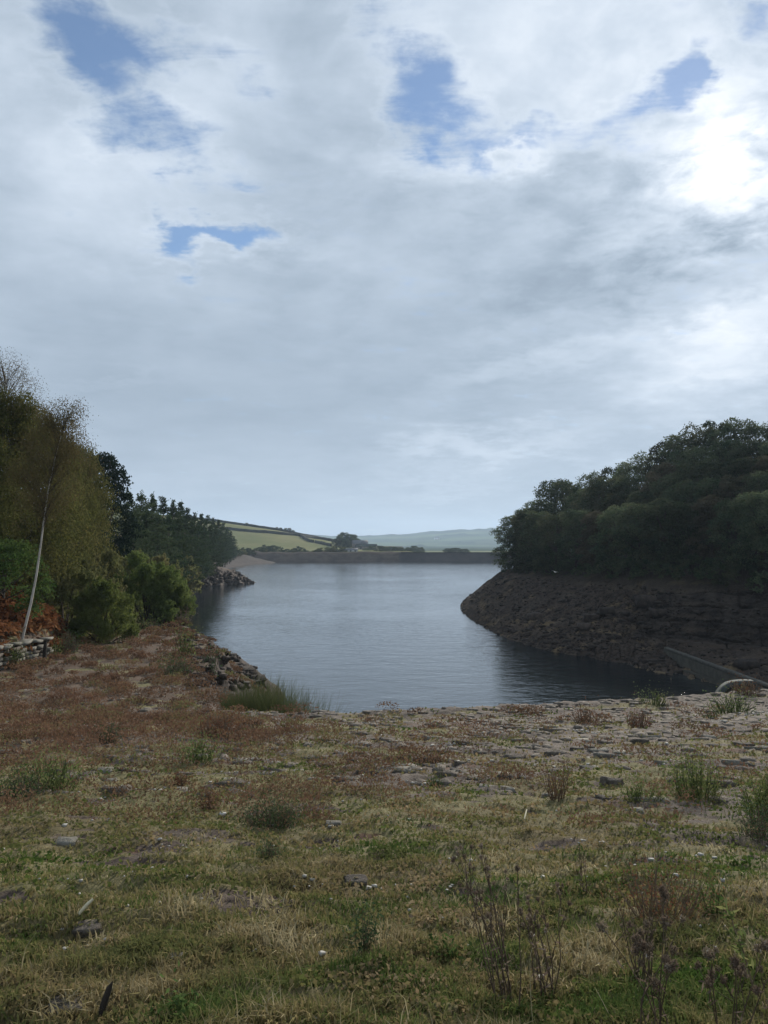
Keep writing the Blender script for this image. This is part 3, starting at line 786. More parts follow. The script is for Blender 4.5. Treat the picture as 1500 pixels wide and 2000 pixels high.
# ------------------------------------------------------------------ tree makers: each returns (part meshes, height)
def broadleaf(seed, H, Wd, low, nblob, nleaf, leaf, mat, flat=.8, ragged=.3, big=1.0):
    """trunk and limbs carrying rounded clusters of leaves spread over a domed crown"""
    r = np.random.default_rng(seed); g = Geo(); t = Geo()
    bl = []
    for k in range(nblob):
        u = ((k + r.uniform(0, 1)) / nblob) ** .85; z = low * H + u * (H * (1 - low))
        prof = math.sin(math.pi * (0.16 + .76 * (u ** .9))) ** .75
        a = 2.4 * k + r.uniform(-.6, .6); rr = Wd * .5 * prof * (r.uniform(.45, 1) ** .5) * r.uniform(1 - ragged, 1.0 + ragged * .3)
        q = big * Wd * r.uniform(.10, .19); bl.append((rr * math.cos(a), rr * math.sin(a), z - q * .5, q))
    bl = np.array(bl); wt = bl[:, 3] ** 2; cnt = (nleaf * wt / wt.sum()).astype(int)
    for b, per in zip(bl, cnt):
        q = r.normal(size=(per, 3)); q /= np.linalg.norm(q, axis=1, keepdims=True); q[:, 2] = np.where(q[:, 2] < -.35, -q[:, 2], q[:, 2])
        lob = 1 + .22 * np.sin(4 * np.arctan2(q[:, 1], q[:, 0]) + b[2] * 3) * np.sin(5 * q[:, 2] + b[0])
        q *= ((r.uniform(.25, 1, per) ** .35) * b[3] * lob)[:, None] * r.uniform(.85, 1.12, (per, 1)); q[:, 2] *= flat
        base = r.uniform(.15, .85)
        g.leaves(b[:3] + q, leaf, leaf * .62, axis=q / (b[3] + .01) * .5, tint=np.clip(base + r.uniform(-.28, .28, per), 0, 1), rng=r)
    bend = r.uniform(-.04, .04, 2) * H
    tp = np.array([[0, 0, -.08 * H], [.2 * bend[0], .2 * bend[1], .2 * H], [.6 * bend[0], .6 * bend[1], .5 * H], [bend[0], bend[1], .86 * H]])
    t.tube(tp, [.024 * H, .019 * H, .013 * H, .004 * H], 7)
    for b in bl[r.choice(nblob, min(nblob, 26), replace=False)]:
        z0 = max(.12 * H, b[2] * r.uniform(.45, .75)); f = z0 / (.86 * H); s = np.array([bend[0] * f, bend[1] * f, z0])
        mid = (s + b[:3]) / 2 + np.array([0, 0, -.02 * H]); t.tube([s, mid, b[:3]], [.009 * H, .006 * H, .002 * H], 5)
    return [('trunk', t.mesh('trunk', M_BARK, True)), ('crown', g.mesh('crown', mat))], H


def birch(seed, H, Wd, low, nstrand, per, leaf, mat, lean=(0, 0), bark=None, droop=1.0, trunk_r=.011):
    r = np.random.default_rng(seed); g = Geo(); t = Geo()
    def stem(f): return np.array([lean[0] * f ** 1.15 + .012 * H * math.sin(5.5 * f + seed), lean[1] * f + .010 * H * math.sin(7 * f), H * .97 * f])
    br = Geo(); fs = np.linspace(-.06, 1, 9); t.tube([stem(max(f, 0)) + (np.array([0, 0, f * H]) if f < 0 else 0) for f in fs], [trunk_r * H * (1 - .85 * max(f, 0)) for f in fs], 8)
    for k in range(nstrand):
        f = low + (1 - low) * r.uniform(0, 1) ** .8; s = stem(f)
        prof = (math.sin(math.pi * (.18 + .74 * (f - low) / (1 - low))) ** .8)
        a = r.uniform(0, 2 * np.pi); out = Wd * .5 * prof * r.uniform(.2, 1) ** .6
        d = np.array([math.cos(a), math.sin(a), 0])
        tip = s + d * out + np.array([0, 0, r.uniform(.05, .15) * H])
        s = stem(max(f - out / H * .45, .12))
        if k % 2 == 0: br.tube([s, s + (tip - s) * np.array([.4, .4, .55]), tip], [.0014 * H, .0009 * H, .0004 * H], 4)
        L = droop * H * r.uniform(.08, .22) * (.6 + .5 * (1 - f)); n = per
        u = r.uniform(0, 1, n); w = r.normal(size=(n, 3)) * np.array([.035, .035, .02]) * H * .6
        c = s + (tip - s) * (.35 + .65 * np.minimum(u * 1.8, 1))[:, None] + w
        dr = np.clip(u - .4, 0, 1); c = c + d * (dr * L * .35)[:, None] - np.array([0, 0, 1.0]) * (dr ** 1.3 * L * 1.5)[:, None]
        ax = np.where((u > .4)[:, None], np.array([0, 0, -1.0]) + .3 * d, d)
        g.leaves(c, leaf, leaf * .55, axis=ax * 1.2, tint=np.clip(r.uniform(.15, .8) + r.uniform(-.25, .25, n), 0, 1), rng=r)
    return [('trunk', t.mesh('trunk', bark or M_BARK, True)), ('branches', br.mesh('branches', M_BARK, True)), ('crown', g.mesh('crown', mat))], H


def willow(seed, H, Wd, nshoot, per, leaf, mat):
    """a many-stemmed bush of several leafy lobes whose shoots feather the outline"""
    r = np.random.default_rng(seed); g = Geo(); t = Geo(); lobes = []
    for k in range(15):
        a = 2.4 * k + r.uniform(-.4, .4); el = math.acos(min(1, max(.02, (k + .5) / 15 + r.uniform(-.08, .08))))
        R = np.array([Wd * .5, Wd * .5, H * .98]); q = r.uniform(.25, .38); d = np.array([math.sin(el) * math.cos(a), math.sin(el) * math.sin(a), math.cos(el)])
        c = d * R * (1 - q) * r.uniform(.88, 1.06); c[2] = max(c[2], .10 * H); lobes.append((c, q * .5 * (Wd * .5 + H * .6), r.uniform(.25, .75)))
        t.tube([c * np.array([.05, .05, 0]) + np.array([0, 0, -.05 * H]), c * np.array([.55, .55, .6]), c], [.012 * H, .008 * H, .003 * H], 5)
    for k in range(nshoot):
        c, q, base = lobes[k % len(lobes)]
        d = r.normal(size=3) + np.array([0, 0, .55]) + c / (np.linalg.norm(c) + .01) * .6; d /= np.linalg.norm(d)
        s = c + d * q * .15; e = c + d * q * r.uniform(.7, 1.12); tip = e + (np.array([0, 0, 1.0]) * .6 + d * .6) * H * r.uniform(.0, .045)
        u = r.uniform(0, 1, per) ** .75; x = np.where((u < .7)[:, None], s + (e - s) * (u / .7)[:, None], e + (tip - e) * ((u - .7) / .3)[:, None])
        x = x + r.normal(size=(per, 3)) * (.026 * H * (1.2 - u))[:, None]
        g.leaves(x, leaf, leaf * .42, axis=(d + np.array([0, 0, .4])) * .7, tint=np.clip(base + r.uniform(-.15, .15) + r.uniform(-.25, .25, per), 0, 1), rng=r)
    return [('stems', t.mesh('stems', M_BARK, True)), ('crown', g.mesh('crown', mat))], H


def pine(seed, H, Wd, mat, tiers=24, low=.08, leaf=.40):
    r = np.random.default_rng(seed); g = Geo(); t = Geo()
    bend = r.uniform(-.015, .015, 2) * H
    t.tube([(0, 0, -.08 * H), (bend[0], bend[1], .5 * H), (0, 0, .985 * H)], [.016 * H, .010 * H, .002 * H], 6)
    for k in range(tiers):
        f = low + (1 - low) * (k + r.uniform(-.3, .3)) / tiers; f = min(max(f, low), .985)
        R = Wd * .5 * min(1.0, (1 - f) * 1.9 + .06) ** .85 * r.uniform(.55, 1.2); nb = r.integers(4, 7)
        for b in range(nb):
            a = 2 * np.pi * (b + r.uniform(-.3, .3)) / nb; L = R * r.uniform(.65, 1.1)
            d = np.array([math.cos(a), math.sin(a), r.uniform(-.05, .45)]); s = np.array([0, 0, min(f + r.uniform(-.03, .03), .985) * H])
            e = s + d * L
            if k % 2 == 0 and b % 2 == 0: t.tube([s, e], [.004 * H, .001 * H], 4)
            n = int(12 + 44 * L / Wd * 2); u = r.uniform(.2, 1.05, n)
            c = s + (e - s) * u[:, None] + r.normal(size=(n, 3)) * np.array([.06, .06, .07]) * Wd * .5 * (1.1 - .5 * u)[:, None]
            g.leaves(c, leaf, leaf * .40, axis=d * .8 + np.array([0, 0, .5]), tint=np.clip(r.uniform(.15, .8) + r.uniform(-.2, .2, n), 0, 1), rng=r)
    top = np.array([0, 0, H]); g.leaves(top + r.normal(size=(30, 3)) * np.array([.012, .012, .03]) * H - np.array([0, 0, .03 * H]), leaf * .8, leaf * .3, axis=(0, 0, 1.4), rng=r)
    return [('trunk', t.mesh('trunk', M_BARK, True)), ('crown', g.mesh('crown', mat))], H


def stand(proto, name, label, cat, x, y, top=None, height=None, rot=None, wide=1.0, group=None, z=None, sink=.15, lean=0.0):
    parts, H = proto
    z = zat(x, y) if z is None else z
    h = (top - z + sink) if top is not None else height
    s = h / H
    rot = random.uniform(0, 6.28) if rot is None else rot
    e = thing(name, label, cat, (x, y, z - sink), (0, lean, rot), group, (s * wide, s * wide, s))
    for pn, me in parts: link(pn, me, e)
    return e


def stand_px(proto, name, label, cat, px, d, top, **kw):
    return stand(proto, name, label, cat, at_px(px, d), d, top=z_px(top, d), **kw)


# ------------------------------------------------------------------ the wood on the right bank
BL = [broadleaf(101 + k, 11, w, lo, nb, 15000, .25, m) for k, (w, lo, nb, m) in enumerate([
    (8.5, .06, 60, M_LEAF_DARK), (7.5, .05, 55, M_LEAF_DARK), (9.0, .10, 64, M_LEAF_DARK), (7.0, .12, 50, M_LEAF_BROWN), (8.5, .15, 46, M_LEAF_DARK)])]
SK = [broadleaf(121 + k, 12, w, .34, int(nb * .72), 6200, .27, M_LEAF_DARK, ragged=.45) for k, (w, nb) in enumerate([(8.5, 40), (9.5, 44), (7.5, 34)])]
KIND = ['dark leafy', 'narrow dark', 'spreading dark', 'brownish', 'loose crowned']
front = [(1004, 136, 1008), (1028, 129, 1003), (1050, 121, 1000), (1085, 113, 1004), (1125, 106, 995), (1165, 100, 1000), (1207, 96, 990), (1250, 92, 985), (1295, 89, 975),
         (1342, 87, 985), (1390, 84, 970), (1440, 81, 975), (1492, 78, 960), (1545, 75, 950)]
for i, (px, d, top) in enumerate(front):
    k = [0, 1, 0, 2, 1, 3, 0, 2, 1, 0, 3, 2, 0, 1][i]
    stand_px(BL[k], 'broadleaf_tree', f'{KIND[k]} tree in the right wood front row, {ORD[i]} from the headland tip', 'tree', px, d + 2.5, top, group='front row trees of the right wood', wide=1.05)
mid = [(1034, 148, 992), (1060, 142, 978), (1100, 140, 938), (1145, 132, 955), (1185, 122, 935), (1230, 118, 930), (1272, 108, 958), (1318, 104, 925), (1365, 101, 905), (1412, 98, 900), (1462, 95, 895), (1510, 92, 890), (1560, 90, 890)]
for i, (px, d, top) in enumerate(mid):
    k = [1, 0, 4, 0, 2, 0, 3, 0, 2, 1, 0, 3, 0][i]
    stand_px(BL[k], 'broadleaf_tree', f'{KIND[k]} tree in the middle row of the right wood, {ORD[i]} from the headland tip', 'tree', px, d, top, group='middle row trees of the right wood', wide=1.1)
sky_row = [(1120, 150, 955), (1160, 142, 925), (1196, 135, 912), (1236, 128, 902), (1268, 124, 884), (1300, 119, 862), (1335, 116, 848), (1372, 114, 830), (1408, 112, 822), (1446, 110, 818), (1484, 108, 828), (1524, 106, 834), (1565, 104, 830)]
for i, (px, d, top) in enumerate(sky_row):
    stand_px(SK[i % 3], 'broadleaf_tree', f'tall thin-topped tree on the skyline of the right wood, {ORD[i]} from the lake side', 'tree', px, d, top, group='skyline trees of the right wood', wide=.95)
fill = sorted([(1208, 112, 965), (1255, 104, 960), (1340, 96, 940), (1388, 94, 935), (1437, 91, 930), (1488, 88, 925), (1300, 108, 905), (1425, 104, 862), (1475, 101, 862), (1352, 109, 875), (1520, 98, 862)])
for i, (px, d, top) in enumerate(fill):
    k = [0, 1, 3, 0, 2, 0, 4, 3, 0, 2, 1][i]
    stand_px(BL[k], 'broadleaf_tree', f'{KIND[k]} tree half hidden inside the right wood, {ORD[i]} from the lake side', 'tree', px, d, top, group='half hidden trees of the right wood')
UB = [willow(140 + k, 2.6, 4.0, 90, 34, .20, M_LEAF_DARK) for k in range(2)]
ub = sorted([(1000, 131), (1032, 123), (1066, 115), (1100, 108), (1140, 102), (1180, 97), (1222, 93), (1265, 89), (1308, 86.5), (1352, 84), (1400, 81), (1448, 78), (1497, 75)])
for i, (px, d) in enumerate(ub):
    stand(UB[i % 2], 'shrub', f'low dark shrub along the lip of the right bank, {ORD[i]} from the headland tip', 'shrub', at_px(px, d + .8), d + .8, height=random.uniform(2.2, 3.4), group='shrubs along the right bank lip', sink=.3, wide=1.15)

# ------------------------------------------------------------------ trees of the left bank
B_WHITE = birch(201, 9.2, 3.0, .54, 230, 84, .064, M_BIRCH_TOP, lean=(1.55, .3), bark=M_BIRCHBARK, trunk_r=.0062)
B_BIG = [birch(203 + k, 10, 6.4, .06, 480, 80, .13, M_BIRCH, bark=M_BIRCHBARK) for k in range(3)]
B_THIN = birch(210, 12, 5.0, .35, 260, 74, .066, M_BIRCH_TOP, bark=M_BIRCHBARK)
stand_px(B_WHITE, 'birch_tree', 'leaning birch with a bare white trunk standing in the bracken', 'tree', 42, 33.5, 812, rot=0.0)
stand_px(B_THIN, 'birch_tree', 'tallest birch at the left edge, sparse crown against the sky', 'tree', 0, 40, 716, rot=.6)
stand_px(B_BIG[0], 'birch_tree', 'big olive weeping birch at the left edge behind the white trunk', 'tree', 12, 40, 795)
stand_px(B_BIG[1], 'birch_tree', 'olive weeping birch just right of the white trunk', 'tree', 62, 43, 835, rot=1.2, wide=.9)
stand_px(B_BIG[2], 'birch_tree', 'drooping birch beside the dark evergreen', 'tree', 118, 48, 880, wide=.62)
stand_px(B_BIG[0], 'birch_tree', 'low drooping birch directly in front of the dark evergreen', 'tree', 152, 54, 893, wide=.72, rot=2.2)
stand_px(B_BIG[1], 'birch_tree', 'shaded weeping birch filling the gap left of the white trunk', 'tree', -42, 37, 860, rot=3.5)
GRN = broadleaf(220, 5, 5.5, .05, 40, 9000, .17, M_GREEN)
stand_px(GRN, 'broadleaf_tree', 'small bright green tree low at the left edge above the bracken', 'tree', 8, 35, 1052)
W_OL = willow(230, 6, 6.2, 420, 70, .16, M_WILLOW_G); W_GR = [willow(231 + k, 5.5, 5.4, 520, 70, .145, M_WILLOW) for k in range(2)]
W_PALE = willow(235, 5, 5.6, 380, 70, .16, M_WILLOW_G)
stand_px(W_OL, 'willow_bush', 'brownish olive bush between the white birch trunk and the round green bush', 'bush', 128, 43, 1058, wide=.85)
stand_px(W_OL, 'willow_bush', 'tall olive bush below the drooping birch', 'bush', 165, 50, 1010, rot=2.0, wide=.8)
stand_px(W_GR[0], 'willow_bush', 'round bright green bush nearest the heather slope', 'bush', 203, 42.5, 1095, wide=.86, rot=.4)
stand_px(W_GR[1], 'willow_bush', 'large green willow overhanging the water', 'bush', 290, 58, 1046, wide=.92, rot=1.0)
stand_px(W_GR[0], 'willow_bush', 'yellowish willow at the water edge, lower than its neighbour', 'bush', 333, 59, 1088, rot=2.6, wide=.85)
stand_px(W_PALE, 'willow_bush', 'pale grey green bush behind the big willow', 'bush', 300, 78, 1046, wide=.9)
stand_px(W_PALE, 'willow_bush', 'dull olive bush between the dark evergreen and the pines', 'bush', 240, 72, 1052, rot=2.4, wide=1.0)
YEW = broadleaf(240, 13, 6.8, .03, 150, 24000, .24, M_YEW, flat=.6, ragged=.12)
stand_px(YEW, 'evergreen_tree', 'dark dense evergreen rising behind the drooping birch', 'tree', 196, 78, 884, wide=.82)
stand_px(YEW, 'evergreen_tree', 'dark evergreen hidden low behind the olive bushes', 'tree', 150, 70, 935, rot=2, wide=.9)
PN = [pine(250 + k, 14, w, m) for k, (w, m) in enumerate([(5.6, M_PINE), (6.6, M_PINE), (5.0, M_PINE), (6.4, M_PINE_L)])]
p_row = [(248, 98, 958, 3), (276, 112, 962, 3), (297, 118, 966, 0), (318, 126, 972, 1), (338, 134, 978, 0), (352, 148, 981, 2), (366, 158, 994, 1), (380, 172, 1002, 0), (393, 190, 1004, 2), (405, 210, 1007, 1), (416, 232, 1012, 0),
         (427, 258, 1016, 2), (436, 285, 1022, 1), (444, 315, 1030, 0), (451, 345, 1038, 2), (457, 372, 1048, 1)]
for i, (px, d, top, k) in enumerate(p_row):
    stand_px(PN[k], 'pine_tree', f'{"pale" if k == 3 else "dark"} pine on the skyline of the left plantation, {ORD[i]} from the dark evergreen', 'tree', px, d, top, group='skyline pines of the left plantation', z=max(zat(at_px(px, d), d), 3.5), wide=1.1)
p_low = [(262, 92, 1005, 3), (286, 100, 1000, 1), (308, 108, 1005, 3), (330, 116, 1008, 1), (347, 126, 1010, 0), (362, 138, 1014, 1), (376, 150, 1020, 2), (388, 164, 1025, 1), (399, 180, 1026, 0), (410, 200, 1028, 1), (421, 226, 1030, 2), (431, 255, 1034, 1), (440, 290, 1042, 0), (449, 330, 1050, 2)]
for i, (px, d, top, k) in enumerate(p_low):
    stand_px(PN[k], 'pine_tree', f'{"pale" if k == 3 else "dark"} pine in the lakeside row of the left plantation, {ORD[i]} from the dark evergreen', 'tree', px, d, top, group='lakeside pines of the left plantation', z=max(zat(at_px(px, d), d), 3.0), wide=1.25)
FB = [willow(260 + k, 4, 4.6, 120, 34, .30, m) for k, m in enumerate([M_LEAF_DARK, M_WILLOW_G, M_LEAF_DARK])]
for i, (px, d, top, k) in enumerate([(338, 128, 1060, 1), (352, 150, 1066, 1), (378, 176, 1073, 0), (396, 196, 1075, 2), (366, 205, 1062, 0)]):
    stand_px(FB[k], 'shrub', f'rounded shrub on the rocky spit below the pines, {ORD[i]} from the near end', 'bush', px, d, top, wide=1.15, group='shrubs on the left spit', z=max(zat(at_px(px, d), d), 3.0))
far_b = [(416, 392, 1068, 2), (430, 400, 1062, 0), (444, 405, 1066, 2), (458, 412, 1064, 0), (470, 430, 1070, 1), (480, 452, 1066, 0), (492, 470, 1072, 2), (505, 474, 1066, 0), (519, 478, 1072, 1), (531, 476, 1069, 0), (545, 480, 1073, 2), (560, 474, 1070, 0), (574, 478, 1071, 1), (584, 482, 1064, 0), (596, 474, 1073, 2),
         (611, 476, 1074, 1), (622, 474, 1070, 0), (632, 476, 1066, 1), (641, 478, 1072, 0), (650, 480, 1066, 2), (660, 478, 1063, 1), (668, 482, 1068, 0), (522, 500, 1061, 2), (537, 505, 1062, 0)]
for i, (px, d, top, k) in enumerate(far_b):
    stand_px(FB[k], 'shrub', f'distant dark shrub on the far shore, {ORD[i]} from the plantation', 'bush', px, d, top, wide=1.5 + .5 * (i % 3), group='far shore shrubs', z=max(zat(at_px(px, d), d), 4.0) - .5)
for i, (px, d, top, k) in enumerate(sorted([(664, 590, 1044, 0), (672, 600, 1040, 2), (682, 596, 1043, 0), (690, 605, 1044, 2), (656, 592, 1052, 0), (696, 600, 1052, 2), (676, 590, 1053, 0)])):
    stand_px(BL[k], 'broadleaf_tree', f'dark rounded tree of the clump above the far shore, {ORD[i]} from the left', 'tree', px, d, top, wide=1.05 if top < 1050 else 1.5, group='tree clump by the farm')
for i, (px, d, top, w) in enumerate(sorted([(742, 520, 1066, 1.5), (755, 525, 1068, 1.5), (772, 530, 1068, 1.5), (783, 530, 1069, 1.4), (797, 520, 1069, 1.5), (809, 522, 1066, 1.5), (821, 520, 1069, 1.3), (728, 560, 1066, 1.8), (716, 540, 1071, 2.0), (875, 560, 1071, 2.2), (890, 565, 1070, 3.4), (907, 560, 1072, 2.2)])):
    stand_px(BL[i % 3], 'broadleaf_tree', f'dark rounded tree showing above the dam crest, {ORD[i]} from the left', 'tree', px, d, top, wide=w, group='trees behind the dam', z=2.0)
for i, (px, d, top) in enumerate([(482, 690, 1024), (541, 700, 1033), (548, 700, 1032), (558, 702, 1031), (565, 702, 1031), (572, 704, 1035)]):
    x = at_px(px, d); z = zat(x, d); stand(BL[i % 3], 'broadleaf_tree', f'tiny round tree on the hill skyline above the fields, {ORD[i]} from the plantation', 'tree', x, d, height=max(3.0, z_px(top, d) - z), wide=1.7, group='hill skyline trees', z=z)


# field walls, farm
def field_wall(pts, label):
    P = [hit(px, py) for px, py in pts]; P = [p for p in P if p is not None and p.y < 1400]
    if len(P) < 2: return
    P = resample([(p.x, p.y, p.z) for p in P], 40); P[:, 2] = [zat(p[0], p[1]) for p in P]
    dirv = np.gradient(P, axis=0); dirv /= np.linalg.norm(dirv, axis=1, keepdims=True); nr = np.stack([-dirv[:, 1], dirv[:, 0], 0 * dirv[:, 0]], 1)
    h = 1.7 + .5 * fbm(np.arange(40) * .35, np.full(40, P[0, 0]), 3, .6, 60)
    sec = [(-.9, -.5), (-.8, 1), (-.2, 1.3), (.2, 1.3), (.8, 1), (.9, -.5)]
    v = np.stack([P + nr * o + np.array([0, 0, 1.0]) * (h * k if k > 0 else np.full(40, k))[:, None] for o, k in sec])
    tag(link('field_wall', mesh('field_wall', v.reshape(-1, 3), [grid_polys(6, 40)], M_FIELDWALL)), label, 'wall')


M_FIELDWALL = solid_mat('hedge and dry stone wall', (.022, .024, .018), (.045, .042, .034), .4, .95)
field_wall([(440, 1034), (500, 1040), (548, 1044), (575, 1046), (588, 1048)], 'dark field wall running across the middle of the far pasture')
field_wall([(588, 1048), (596, 1054), (604, 1058), (612, 1060)], 'short dark field wall dropping downhill between two pastures')
field_wall([(590, 1049.5), (615, 1052), (640, 1056), (665, 1061)], 'thin dark field wall near the lower end of the ridge')
field_wall([(616, 1060.5), (632, 1064), (646, 1067)], 'dark field wall reaching down to the far shore shrubs')


def ridge_wall():
    xs = np.linspace(-190, -28, 60); v0 = []
    for x in xs:
        ys = np.linspace(640, 760, 31); zs = [zat(x, y) for y in ys]; k = int(np.argmax([(z - EYE) / y for z, y in zip(zs, ys)])); v0.append((x, ys[k], zs[k]))
    P = np.array(v0); P[:, 1] = np.convolve(np.pad(P[:, 1], 4, 'edge'), np.ones(9) / 9, 'valid'); P[:, 2] = [zat(p[0], p[1]) for p in P]
    h = 2.0 + .5 * fbm(np.arange(60) * .35, np.zeros(60), 3, .6, 61)
    v = np.stack([P + np.array([0, o, 0]) + np.array([0, 0, 1.0]) * (h * k if k > 0 else np.full(60, k))[:, None] for o, k in [(-.9, -.5), (-.8, 1), (.8, 1), (.9, -.5)]])
    tag(link('field_wall', mesh('field_wall', v.reshape(-1, 3), [grid_polys(4, 60)], M_FIELDWALL)), 'long dark wall along the skyline of the pasture hill', 'wall')


ridge_wall()


def box(g, x0, x1, y0, y1, z0, z1):
    return g.add([(x0, y0, z0), (x1, y0, z0), (x1, y1, z0), (x0, y1, z0), (x0, y0, z1), (x1, y0, z1), (x1, y1, z1), (x0, y1, z1)],
                 [(0, 1, 5, 4), (1, 2, 6, 5), (2, 3, 7, 6), (3, 0, 4, 7), (4, 5, 6, 7), (3, 2, 1, 0)])


def house(name, label, px, d, z, w, dep, h, rh, mat, rot=0.0, nwin=3, roof=None):
    t = thing(name, label, 'building', (at_px(px, d), d, z), (0, 0, rot))
    g = Geo(); box(g, -w / 2, w / 2, -dep / 2, dep / 2, -1, h)
    for s in (-1, 1): g.add([(s * w / 2, -dep / 2, h), (s * w / 2, dep / 2, h), (s * w / 2, 0, h + rh)], [(0, 1, 2)])
    link('wall', g.mesh('wall', mat), t)
    r = Geo(); e = .3
    for s in (-1, 1):
        r.add([(-w / 2 - e, s * (dep / 2 + e), h - .1), (w / 2 + e, s * (dep / 2 + e), h - .1), (w / 2 + e, 0, h + rh + .12), (-w / 2 - e, 0, h + rh + .12),
               (-w / 2 - e, s * (dep / 2 + e), h + .1), (w / 2 + e, s * (dep / 2 + e), h + .1), (w / 2 + e, 0, h + rh + .32), (-w / 2 - e, 0, h + rh + .32)],
              [(0, 1, 2, 3), (4, 5, 6, 7), (0, 1, 5, 4), (1, 2, 6, 5), (3, 0, 4, 7)])
    link('roof', r.mesh('roof', roof or M_ROOF), t)
    for k in range(nwin):
        x = -w / 2 + w * (k + .5) / nwin; wg = Geo(); box(wg, x - .5, x + .5, -dep / 2 - .06, -dep / 2 + .05, h * .35, h * .8); link('window', wg.mesh('window', M_WIN), t)
    return t


house('farmhouse', 'grey stone farmhouse with a slate roof beside the tree clump', 703, 585, 6.2, 11, 7, 4.2, 2.2, M_HOUSE, .2)
house('barn', 'long low barn with a pale roof right of the farmhouse', 716, 575, 5.6, 15, 7, 2.6, 1.6, M_HOUSE, -.1, 2, M_CONC)
house('barn', 'small pale roofed shed showing behind the dam crest', 766, 540, 3.0, 14, 7, 3.6, 1.5, M_HOUSE, .1, 2, M_CONC)
house('cottage', 'tiny white house alone on the hazy hillside', 853, 3300, 24, 20, 14, 8, 5, M_WALLW, .1, 2)
house('hut', 'low whitewashed hut at the water end of the far shore', 685, 478, zat(at_px(685, 478), 478) - .3, 8.5, 3.5, 1.5, .5, M_WALLW, .05, 3)


# ------------------------------------------------------------------ concrete works at the foot of the right bank
def prism(name, P0, P1, w, depth, mat, parent):
    """a straight wall between two top points"""
    a, b = np.array(P0, float), np.array(P1, float); d = (b - a)[:2]; d /= np.linalg.norm(d); n = np.array([-d[1], d[0], 0]) * w / 2
    N = 24; g = Geo(); pts = []
    for k in range(N):
        p = a + (b - a) * k / (N - 1); j = .03 * perlin(k * 1.7, a[0])
        pts.append([p - n - np.array([0, 0, depth]), p - n + np.array([0, 0, j]), p + n + np.array([0, 0, j]), p + n - np.array([0, 0, depth])])
    v = np.array(pts).reshape(-1, 3); g.add(v, grid_polys(N, 4)); g.add(np.array([pts[0], pts[-1]]).reshape(-1, 3), [(0, 1, 2, 3), (7, 6, 5, 4)])
    return link(name, g.mesh(name, mat), parent)


M_CONC_M = solid_mat('damp concrete coping', (.045, .044, .038), (.085, .082, .070), 2, .9, .4, 9)
t = thing('channel_wall', 'straight dark concrete channel wall under the right cliff', 'wall', (0, 0, 0))
prism('coping', (26.9, 74.2, 1.06), (25.5, 50, 1.62), .42, .16, M_CONC_M, t)
prism('wall', (26.9, 74.2, .835), (25.5, 50, 1.395), .5, 3.2, M_CONC_D, t)
prism('footing', (25.6, 66.5, .18), (26.6, 50, .55), .5, 2.4, M_CONC_D, t)


def wing_wall():
    t = thing('wing_wall', 'grey concrete wing wall with a curved top beyond the right end of the edge', 'wall', (0, 0, 0))
    d = 38.0; pr = [(1390, 1364), (1396, 1352), (1405, 1340), (1416, 1332), (1428, 1328.5), (1440, 1327), (1452, 1326.5), (1466, 1327)]
    top = np.array([(at_px(px, d), d, z_px(py, d)) for px, py in pr]); top = resample(top, 28)
    for nm, dz0, dz1, y0, y1, m in (('coping', .0, -.14, -.32, .32, M_CONC), ('wall', -.143, -6.0, -.24, .24, M_CONC_D)):
        g = Geo(); rows = []
        for (yy, dz) in ((y0, dz1), (y0, dz0), (y1, dz0), (y1, dz1)):
            q = top.copy(); q[:, 1] += yy; q[:, 2] += dz
            rows.append(q)
        g.add(np.array(rows).reshape(-1, 3), grid_polys(4, 28)); g.add(np.array([r[[0, -1]] for r in rows]).reshape(-1, 3), [(0, 2, 4, 6), (7, 5, 3, 1)]); link(nm, g.mesh(nm, m), t)


wing_wall()


# ------------------------------------------------------------------ rocks
def rubble():
    g = Geo(); r = np.random.default_rng(300); n = 0
    for k in range(3800):
        px = 900 + (430 if k % 4 else 600) * r.uniform(0, 1); py = r.uniform(1125, 1330); p = hit(px, py)
        if p is None or p.y < 45 or p.z < -.1 or p.z > 6.2: continue
        s = r.uniform(.07, .22) * (2.2 if r.uniform() < .10 else 1)
        g.lump((p.x, p.y, p.z + .05 * s), (s, s * r.uniform(.4, .9), s * r.uniform(.25, .5)), k, 6, 4, .45, rot=r.uniform(0, 6)); n += 1
    tag(link('rubble', g.mesh('rubble', M_ROCK)), kind='stuff')
    g = Geo()
    for k in range(420):
        px = r.uniform(366, 494); py = r.uniform(1100, 1150); p = hit(px, py)
        if p is None or p.z < -.1 or not 165 < p.y < 232: continue
        s = r.uniform(.35, 1.1)
        g.lump((p.x, p.y, p.z - .05 * s), (s, s * r.uniform(.5, .9), s * r.uniform(.35, .75)), k, 7, 5, .45, rot=r.uniform(0, 6))
    for k in range(700):
        px = r.uniform(335, 500); py = r.uniform(1100, 1345); p = hit(px, py)
        if p is None or p.y < 26 or p.z < -.1 or p.y > 230: continue
        sd, _, _ = edge_info(np.array([p.x]), np.array([p.y]))
        if sd[0] > .8: continue
        s = r.uniform(.08, .30) * (1 + p.y / 120)
        g.lump((p.x, p.y, p.z - .05 * s), (s * .8, s * r.uniform(.4, .8), s * r.uniform(.25, .5)), k, 6, 4, .4, rot=r.uniform(0, 6))
    tag(link('rubble', g.mesh('rubble', M_ROCK)), kind='stuff')


